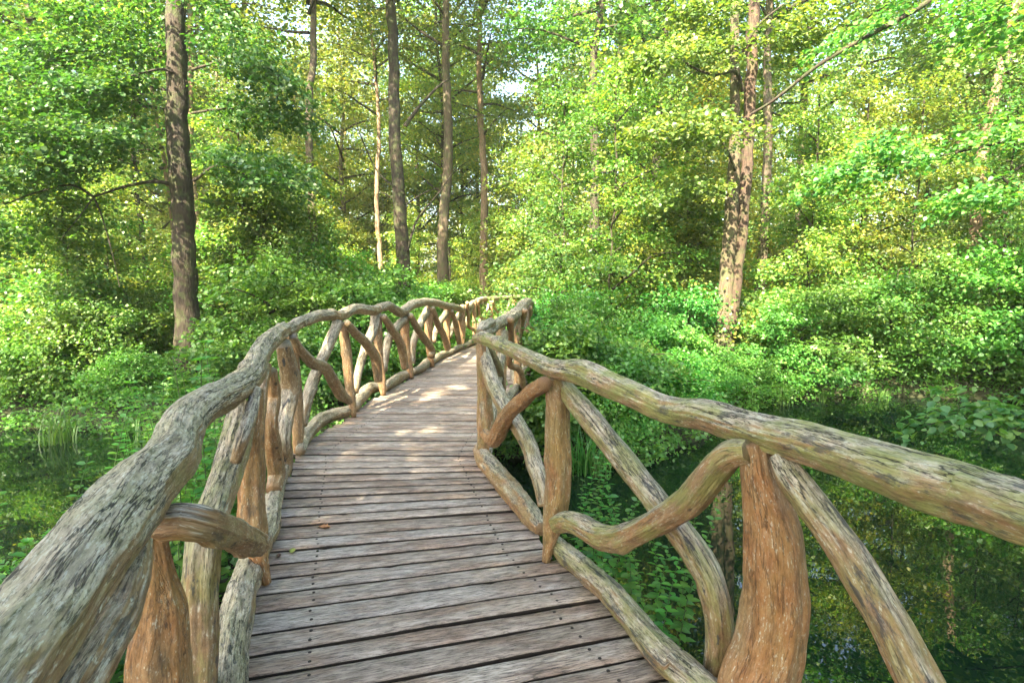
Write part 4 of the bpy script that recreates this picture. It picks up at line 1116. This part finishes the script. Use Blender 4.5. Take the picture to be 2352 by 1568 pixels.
# --- ground cover (uncountable): leaves over the forest floor
def ground_cover():
    rng = np.random.default_rng(77)
    C, D, S = [], [], []
    while len(C) < 2600:
        Y = 8.2 + 24 * rng.random() ** 1.6; px = rng.uniform(-250, 2600); x = px2x(px, Y)
        z = ground_z(x, Y)
        if z < 0.02: continue
        C.append((x, Y, z + abs(rng.normal(0.12, 0.16)))); D.append(rng.normal(0, 1, 3) * (1, 1, 0.3)); S.append(rng.uniform(0.4, 0.8))
    for _ in range(1500):
        x = rng.uniform(-9, 13); Y = lerp_tab(x, FAR_BANK) + rng.uniform(-0.75, 0.9)
        if ground_z(x, Y) < -0.25: continue
        C.append((x, Y, max(0.03, ground_z(x, Y)) + abs(rng.normal(0.05, 0.14)))); D.append(rng.normal(0, 1, 3) * (1, 1, 0.3)); S.append(rng.uniform(0.25, 0.5))
    for _ in range(450):
        x = rng.uniform(-5.4, -1.9); Y = rng.uniform(0.5, 7.4)
        if ground_z(x, Y) < 0.0: continue
        C.append((x, Y, ground_z(x, Y) + abs(rng.normal(0.03, 0.08)))); D.append(rng.normal(0, 1, 3) * (1, 1, 0.3)); S.append(rng.uniform(0.25, 0.45))
    V, F, rn = sprays(rng, np.array(C), np.array(D), np.array(S), 26, 0.07, near=False, nvar=0.6)
    o = link('ground_cover', np_mesh('ground_cover', V, F, [M_HERB], None, {'rnd': rn}))
    tag(o, 'low green herbs carpeting the banks and the forest floor', 'ground cover', kind='stuff'); o.color = tint(1.0, 0.0)
ground_cover()

# --- far wood as one mass
def far_wood():
    rng = np.random.default_rng(78)
    C, D, S, T_ = [], [], [], []
    while len(C) < 13500:
        Y = rng.uniform(52, 78); x = rng.uniform(-1.15, 1.15) * Y
        z = 20 * rng.random() ** 1.3
        cl = noise.noise(Vector((x * 0.18, z * 0.25, Y * 0.1)))
        if cl < -0.45 + (z - 9) * 0.05: continue
        C.append((x, Y, z)); D.append(rng.normal(0, 1, 3) * (1, 1, 0.3)); S.append(rng.uniform(1.8, 3.6)); T_.append(0.2 + 0.3 * rng.random())
    V, F, rn = sprays(rng, np.array(C), np.array(D), np.array(S), 26, 0.34, nvar=1.6, tone=np.array(T_))
    o = link('far_woodland', np_mesh('far_woodland', V, F, [M_LEAF], None, {'rnd': rn}))
    tag(o, 'sunlit far woodland closing the view behind the trees', 'woodland', kind='stuff'); o.color = tint(1.5, 0.55)
far_wood()

# --- trees behind and beside the camera: they shade the bridge
R3 = random.Random(91)
for (x, y) in ((-13.5, -5.0), (-1.2, -4.6), (-5.8, -3.2), (-1.5, -8.5), (-7.2, -10.5), (1.2, -7.0), (3.5, -5.5), (8.0, -6.5), (-3.5, -6.5), (12.0, -2.0), (6.0, -11.0), (0.5, -11.5), (12.5, -9.0), (-8.0, -7.0), (-5.0, -12), (15.0, 4.5), (17.5, -5), (10, -15), (3, -17), (-10.5, -1.0), (18, 9)):
    i = R3.randrange(6); me, zhi, zlo = FOR[i]
    tree('tree', 'one of the forest trees standing outside the view around the bridge', x, y, 0.2, zhi, me, M_BARK_DARK, group='trees around the near end of the bridge', col=tint(1.0, 0), cs=0.8 if x < -3 else (0.8 if x < 9 else 0.65), zoff=0)

# ------------------------------------------------------------------ small plants
def nettle_mesh(seed, h):
    rng = np.random.default_rng(seed)
    P, D, N, S = [], [], [], []
    lean = rng.normal(0, 0.10, 2)
    def stem(t): return np.array([lean[0] * t * t * h * 1.4, lean[1] * t * t * h * 1.4, h * t])
    levels = int(h / 0.05)
    for k in range(2, levels + 1):
        t = k / levels
        q = stem(t); ang = (k % 2) * math.pi / 2 + rng.uniform(-0.2, 0.2)
        sz = 0.095 * (1.15 - 0.75 * t) + 0.014
        for s_ in (0, 1):
            a = ang + s_ * math.pi
            P.append(q); D.append((math.cos(a), math.sin(a), 0.25 - 0.35 * (1 - t))); N.append((0.2 * rng.normal(), 0.2 * rng.normal(), 1)); S.append(sz * rng.uniform(0.85, 1.15))
    for _ in range(6):
        a = rng.uniform(0, 6.28); P.append(stem(1.0)); D.append((math.cos(a), math.sin(a), 0.9)); N.append((0, 0, 1)); S.append(0.028)
    V, F, rn = leaf_arrays(P, D, N, S, True, 0.27, 0.05, np.clip(0.45 + rng.normal(0, 0.2, len(P)), 0, 1))
    v2, f2 = twig_arrays([stem(0), stem(0.35), stem(0.7), stem(1.0)], 0.0045, 0.002, 0.08, 5, seed)
    mi = np.concatenate([np.zeros(len(F)), np.ones(len(f2))])
    return np_mesh('nettle', np.vstack([V, v2]), [F, f2 + len(V)], [M_HERB, M_STEM], mi, {'rnd': np.concatenate([rn, np.zeros(len(v2))])})
NET = [nettle_mesh(400 + i, [0.75, 0.95, 1.15, 0.6][i]) for i in range(4)]
def nettle(x, y, i, s, label, group, z=None):
    o = link('nettle', NET[i], None, (x, y, (max(ground_z(x, y), -0.1) if z is None else z)))
    o.rotation_euler = (R.uniform(-0.12, 0.12), R.uniform(-0.12, 0.12), R.uniform(0, 6.28)); o.scale = (s, s, s)
    o.color = tint(R.uniform(1.0, 1.4), R.uniform(0, 0.2)); tag(o, label, 'nettle', group)
for (px, Y) in ((285, 6.4), (320, 6.8), (345, 6.3), (372, 6.9), (400, 6.5), (300, 7.1), (425, 6.9), (455, 6.6), (480, 7.0), (350, 7.2), (400, 7.2), (500, 6.4), (300, 5.0), (330, 5.3), (362, 5.0), (395, 5.4), (350, 5.6), (420, 5.1), (450, 5.5), (480, 5.2), (385, 4.8), (310, 5.7), (435, 4.7), (470, 4.5)):
    nettle(px2x(px, Y), Y, R.randrange(4), R.uniform(1.15, 1.5), 'one of the tall nettles beyond the near left handrail', 'nettles beyond the near left handrail')
for k in range(46):
    Y = R.uniform(1.9, 4.6); x = lerp_tab(Y, [(0, -0.5), (2.12, -1.07), (5, -1.93)]) - R.uniform(0.45, 1.5)
    if ground_z(x, Y) < -0.15: x -= 0.6
    nettle(x, Y, R.randrange(4), R.uniform(0.75, 1.15), 'one of the nettles seen through the near left railing', 'nettles behind the near left railing', z=max(ground_z(x, Y), 0.0))
for (x, y) in ((0.55, 4.4), (0.7, 4.0), (0.85, 3.9), (0.95, 4.2), (0.72, 4.6), (0.6, 5.0), (1.0, 3.6), (1.05, 3.9), (0.5, 5.3), (0.62, 4.2), (0.8, 4.3), (0.9, 4.0), (1.1, 4.1), (1.0, 4.4), (0.85, 4.7), (0.75, 5.0), (1.15, 3.7), (0.95, 3.75), (0.7, 4.9), (1.2, 3.9), (0.65, 5.4)):
    nettle(x, y, R.randrange(3), R.uniform(0.75, 1.0), 'one of the small leafy stems under the right railing', 'leafy stems under the right railing', z=0.0)

def grass_mesh(seed, n, h, wd, spread):
    rng = np.random.default_rng(seed)
    V, F, rn = [], [], []
    for _ in range(n):
        a = rng.uniform(0, 6.28); b0 = rng.normal(0, spread, 2); hh = h * rng.uniform(0.6, 1.1); bend = rng.uniform(0.15, 0.8) * hh
        dx, dy = math.cos(a), math.sin(a); base = len(V); t_ = rng.uniform(0.2, 1)
        for k in range(6):
            t = k / 5; w_ = wd * (1 - t ** 2) * 0.5 + 0.0006
            cx, cy = b0[0] + dx * bend * t * t, b0[1] + dy * bend * t * t; cz = hh * (t - 0.35 * t ** 3 * bend / hh)
            V += [(cx - dy * w_, cy + dx * w_, cz), (cx + dy * w_, cy - dx * w_, cz)]; rn += [t_, t_]
        for k in range(5): F.append((base + 2 * k, base + 2 * k + 1, base + 2 * k + 3, base + 2 * k + 2))
    return np_mesh('grass_tuft', np.array(V), np.array(F), [M_HERB], None, {'rnd': np.array(rn)})
GR = [grass_mesh(500, 46, 0.75, 0.018, 0.09), grass_mesh(501, 60, 1.0, 0.02, 0.14), grass_mesh(502, 34, 0.6, 0.022, 0.07)]
def tuft(px, Y, i, s, label, group=None, z=0.0):
    o = link('grass_tuft', GR[i], None, (px2x(px, Y), Y, z)); o.scale = (s, s, s); o.rotation_euler = (0, 0, R.uniform(0, 6.28)); o.color = tint(0.8, -0.1); tag(o, label, 'grass tuft', group)
tuft(100, 9.0, 1, 0.75, 'upright sedge clump in front of the left bank, mirrored in the water')
tuft(1345, 7.5, 1, 0.9, 'long arching grass clump at the waterline close to the right handrail')
tuft(1380, 7.4, 2, 0.8, 'short grass clump right of the long arching one')
tuft(300, 8.4, 0, 0.9, 'tall grass clump behind the nettles on the left')
tuft(420, 8.3, 0, 0.9, 'grass clump half hidden by the near left handrail')
for (px, Y) in ((1810, 11.9), (1900, 12.3), (2040, 12.4)):
    tuft(px, Y, R.choice([0, 2]), R.uniform(0.45, 0.8), 'one of the grass clumps along the far right waterline', 'grass clumps on the far right waterline')

# ------------------------------------------------------------------ fallen leaves on the deck
def dry_leaf(px, py, size, col, label, rough=0.7):
    size *= 1.3
    p, _ = atZ(px, py, deck_z(4 if py < 1100 else 2) + 0.008)
    rs = random.Random(px)
    m = plain('dry_leaf', col, rough, 0, 60, 0.3)
    V, F = [], []
    nx2, ny2 = 6, 9
    for j in range(ny2):
        t = j / (ny2 - 1)
        wdt = 0.30 * math.sin(math.pi * (0.06 + 0.9 * t)) ** 0.8 * (1 + 0.25 * math.sin(j * 2.6))
        for i in range(nx2):
            u = i / (nx2 - 1) * 2 - 1
            V.append((u * wdt, t - 0.5, 0.20 * u * u * wdt / 0.3 + 0.12 * (t - 0.5) ** 2 * 4 + 0.03 * math.sin(i * 2 + j)))
    for j in range(ny2 - 1):
        for i in range(nx2 - 1):
            k = j * nx2 + i; F.append((k, k + 1, k + nx2 + 1, k + nx2))
    # stalk
    b = len(V); V += [(-0.012, -0.5, 0.12), (0.012, -0.5, 0.12), (0.03, -0.85, 0.2), (0.006, -0.85, 0.2)]; F.append((b, b + 1, b + 2, b + 3))
    o = link('fallen_leaf', np_mesh('fallen_leaf', np.array(V) * size, np.array(F), [m], smooth=True), None, p)
    o.rotation_euler = (0, 0, rs.uniform(0, 6.28)); tag(o, label, 'leaf')
dry_leaf(745, 1212, 0.06, (0.22, 0.11, 0.05), 'curled brown dry leaf near the left screw row')
dry_leaf(672, 1266, 0.045, (0.24, 0.28, 0.06), 'small yellow green leaf at the left edge of the deck')
dry_leaf(826, 994, 0.07, (0.22, 0.07, 0.03), 'reddish brown leaf lying farther out in the middle of the deck')
dry_leaf(913, 1026, 0.075, (0.40, 0.27, 0.12), 'pale tan leaf lying flat on the middle boards')
dry_leaf(640, 1277, 0.035, (0.10, 0.05, 0.03), 'tiny dark leaf crumb beside the yellow green leaf')
dry_leaf(1000, 1127, 0.045, (0.40, 0.29, 0.15), 'small tan leaf centred on the near boards')
dry_leaf(688, 1072, 0.055, (0.34, 0.22, 0.10), 'pale brown leaf where the left railing turns')
dry_leaf(713, 1078, 0.05, (0.42, 0.30, 0.14), 'straw coloured leaf right next to the pale brown one')
dry_leaf(1045, 1008, 0.05, (0.12, 0.20, 0.05), 'green leaf near the right post at the turn')
dry_leaf(755, 1139, 0.045, (0.36, 0.22, 0.12), 'light brown leaf between the two left leaf pairs')
dry_leaf(826, 960, 0.05, (0.15, 0.08, 0.04), 'dark leaf close to a left post foot')

# shrubs low on the near left bank
for (x, y, i, sc_) in ((-3.0, 2.6, 3, 0.45), (-4.3, 4.4, 3, 0.4), (-2.6, 3.6, 0, 0.4), (-2.5, 5.2, 3, 0.5), (-2.9, 6.3, 0, 0.5), (-2.3, 2.4, 0, 0.35), (-2.6, 1.6, 3, 0.4), (-2.3, 6.8, 1, 0.5)):
    shrub('one of the low green herbs on the near left bank', x, y, i, sc_, 'low herbs on the near left bank', tint(1.0, -0.05))

# give look-alikes of a group their place in the row
ORD = ['first', 'second', 'third', 'fourth', 'fifth', 'sixth', 'seventh', 'eighth', 'ninth', 'tenth']
groups = {}
for o in sc.objects:
    if o.parent is None and 'label' in o and 'group' in o and o['label'].startswith('one of the') and 'side trees' not in o['group'] and o.matrix_basis.translation.y > 0 and 'around the near end' not in o['group']:
        groups.setdefault(o['label'], []).append(o)
for lab, L in groups.items():
    L.sort(key=lambda o: o.location.x / max(0.3, o.location.y))
    short = lab.replace('one of the ', '')
    for i, o in enumerate(L):
        k = min(i, len(L) - 1 - i); sd = 'left' if i <= len(L) - 1 - i else 'right'
        num = ORD[k] if k < 10 else '%dth' % (k + 1) if (k + 1) % 10 not in (1, 2, 3) or k + 1 in (11, 12, 13) else '%d%s' % (k + 1, {1: 'st', 2: 'nd', 3: 'rd'}[(k + 1) % 10])
        o['label'] = ('%s from the %s of the %s' % (num, sd, short)) if i else ('leftmost of the ' + short)

# floating bits on the pond
def floating_bits():
    rng = np.random.default_rng(66)
    P = []
    while len(P) < 900:
        x = rng.uniform(-9, 12); y = rng.uniform(2.5, 12.5)
        if ground_z(x, y) > -0.05: continue
        near_bank = max(0, ground_z(x, y) + 0.5) * 2
        if rng.random() > 0.05 + near_bank + (0.25 if noise.noise(Vector((x * 0.7, y * 0.7, 3))) > 0.25 else 0): continue
        P.append((x, y, 0.006))
    P = np.array(P); n = len(P)
    V, F, rn = leaf_arrays(P, np.c_[rng.normal(0, 1, (n, 2)), np.zeros(n)], np.c_[rng.normal(0, 0.05, (n, 2)), np.ones(n)], rng.uniform(0.01, 0.045, n), False, 0.4, 0.02, rng.uniform(0.3, 1, n))
    o = link('floating_leaf_litter', np_mesh('floating_leaf_litter', V, F, [M_HERB], None, {'rnd': rn})); o.color = (1.4, 0.9, 0.8, 1)
    tag(o, 'scattered leaf bits floating on the pond near its banks', 'leaf litter', kind='stuff')
floating_bits()

# ------------------------------------------------------------------ warm summer air in the wood
def haze():
    x, y0, y1, z0, z1 = 225, -155, 305, -3.0, 34.0
    V = [(-x, y0, z0), (x, y0, z0), (x, y1, z0), (-x, y1, z0), (-x, y0, z1), (x, y0, z1), (x, y1, z1), (-x, y1, z1)]
    Fq = [(0, 3, 2, 1), (4, 5, 6, 7), (0, 1, 5, 4), (1, 2, 6, 5), (2, 3, 7, 6), (3, 0, 4, 7)]
    m, t, out = new_mat('haze')
    v = t.nodes.new('ShaderNodeVolumePrincipled')
    v.inputs['Color'].default_value = (0.95, 0.97, 0.85, 1); v.inputs['Density'].default_value = 0.0009
    v.inputs['Anisotropy'].default_value = 0.2
    t.links.new(v.outputs[0], out.inputs['Volume'])
    o = link('haze', np_mesh('haze', np.array(V, float), np.array(Fq), [m])); tag(o, kind='stuff', label='thin warm summer haze filling the wood', cat='haze')
haze()
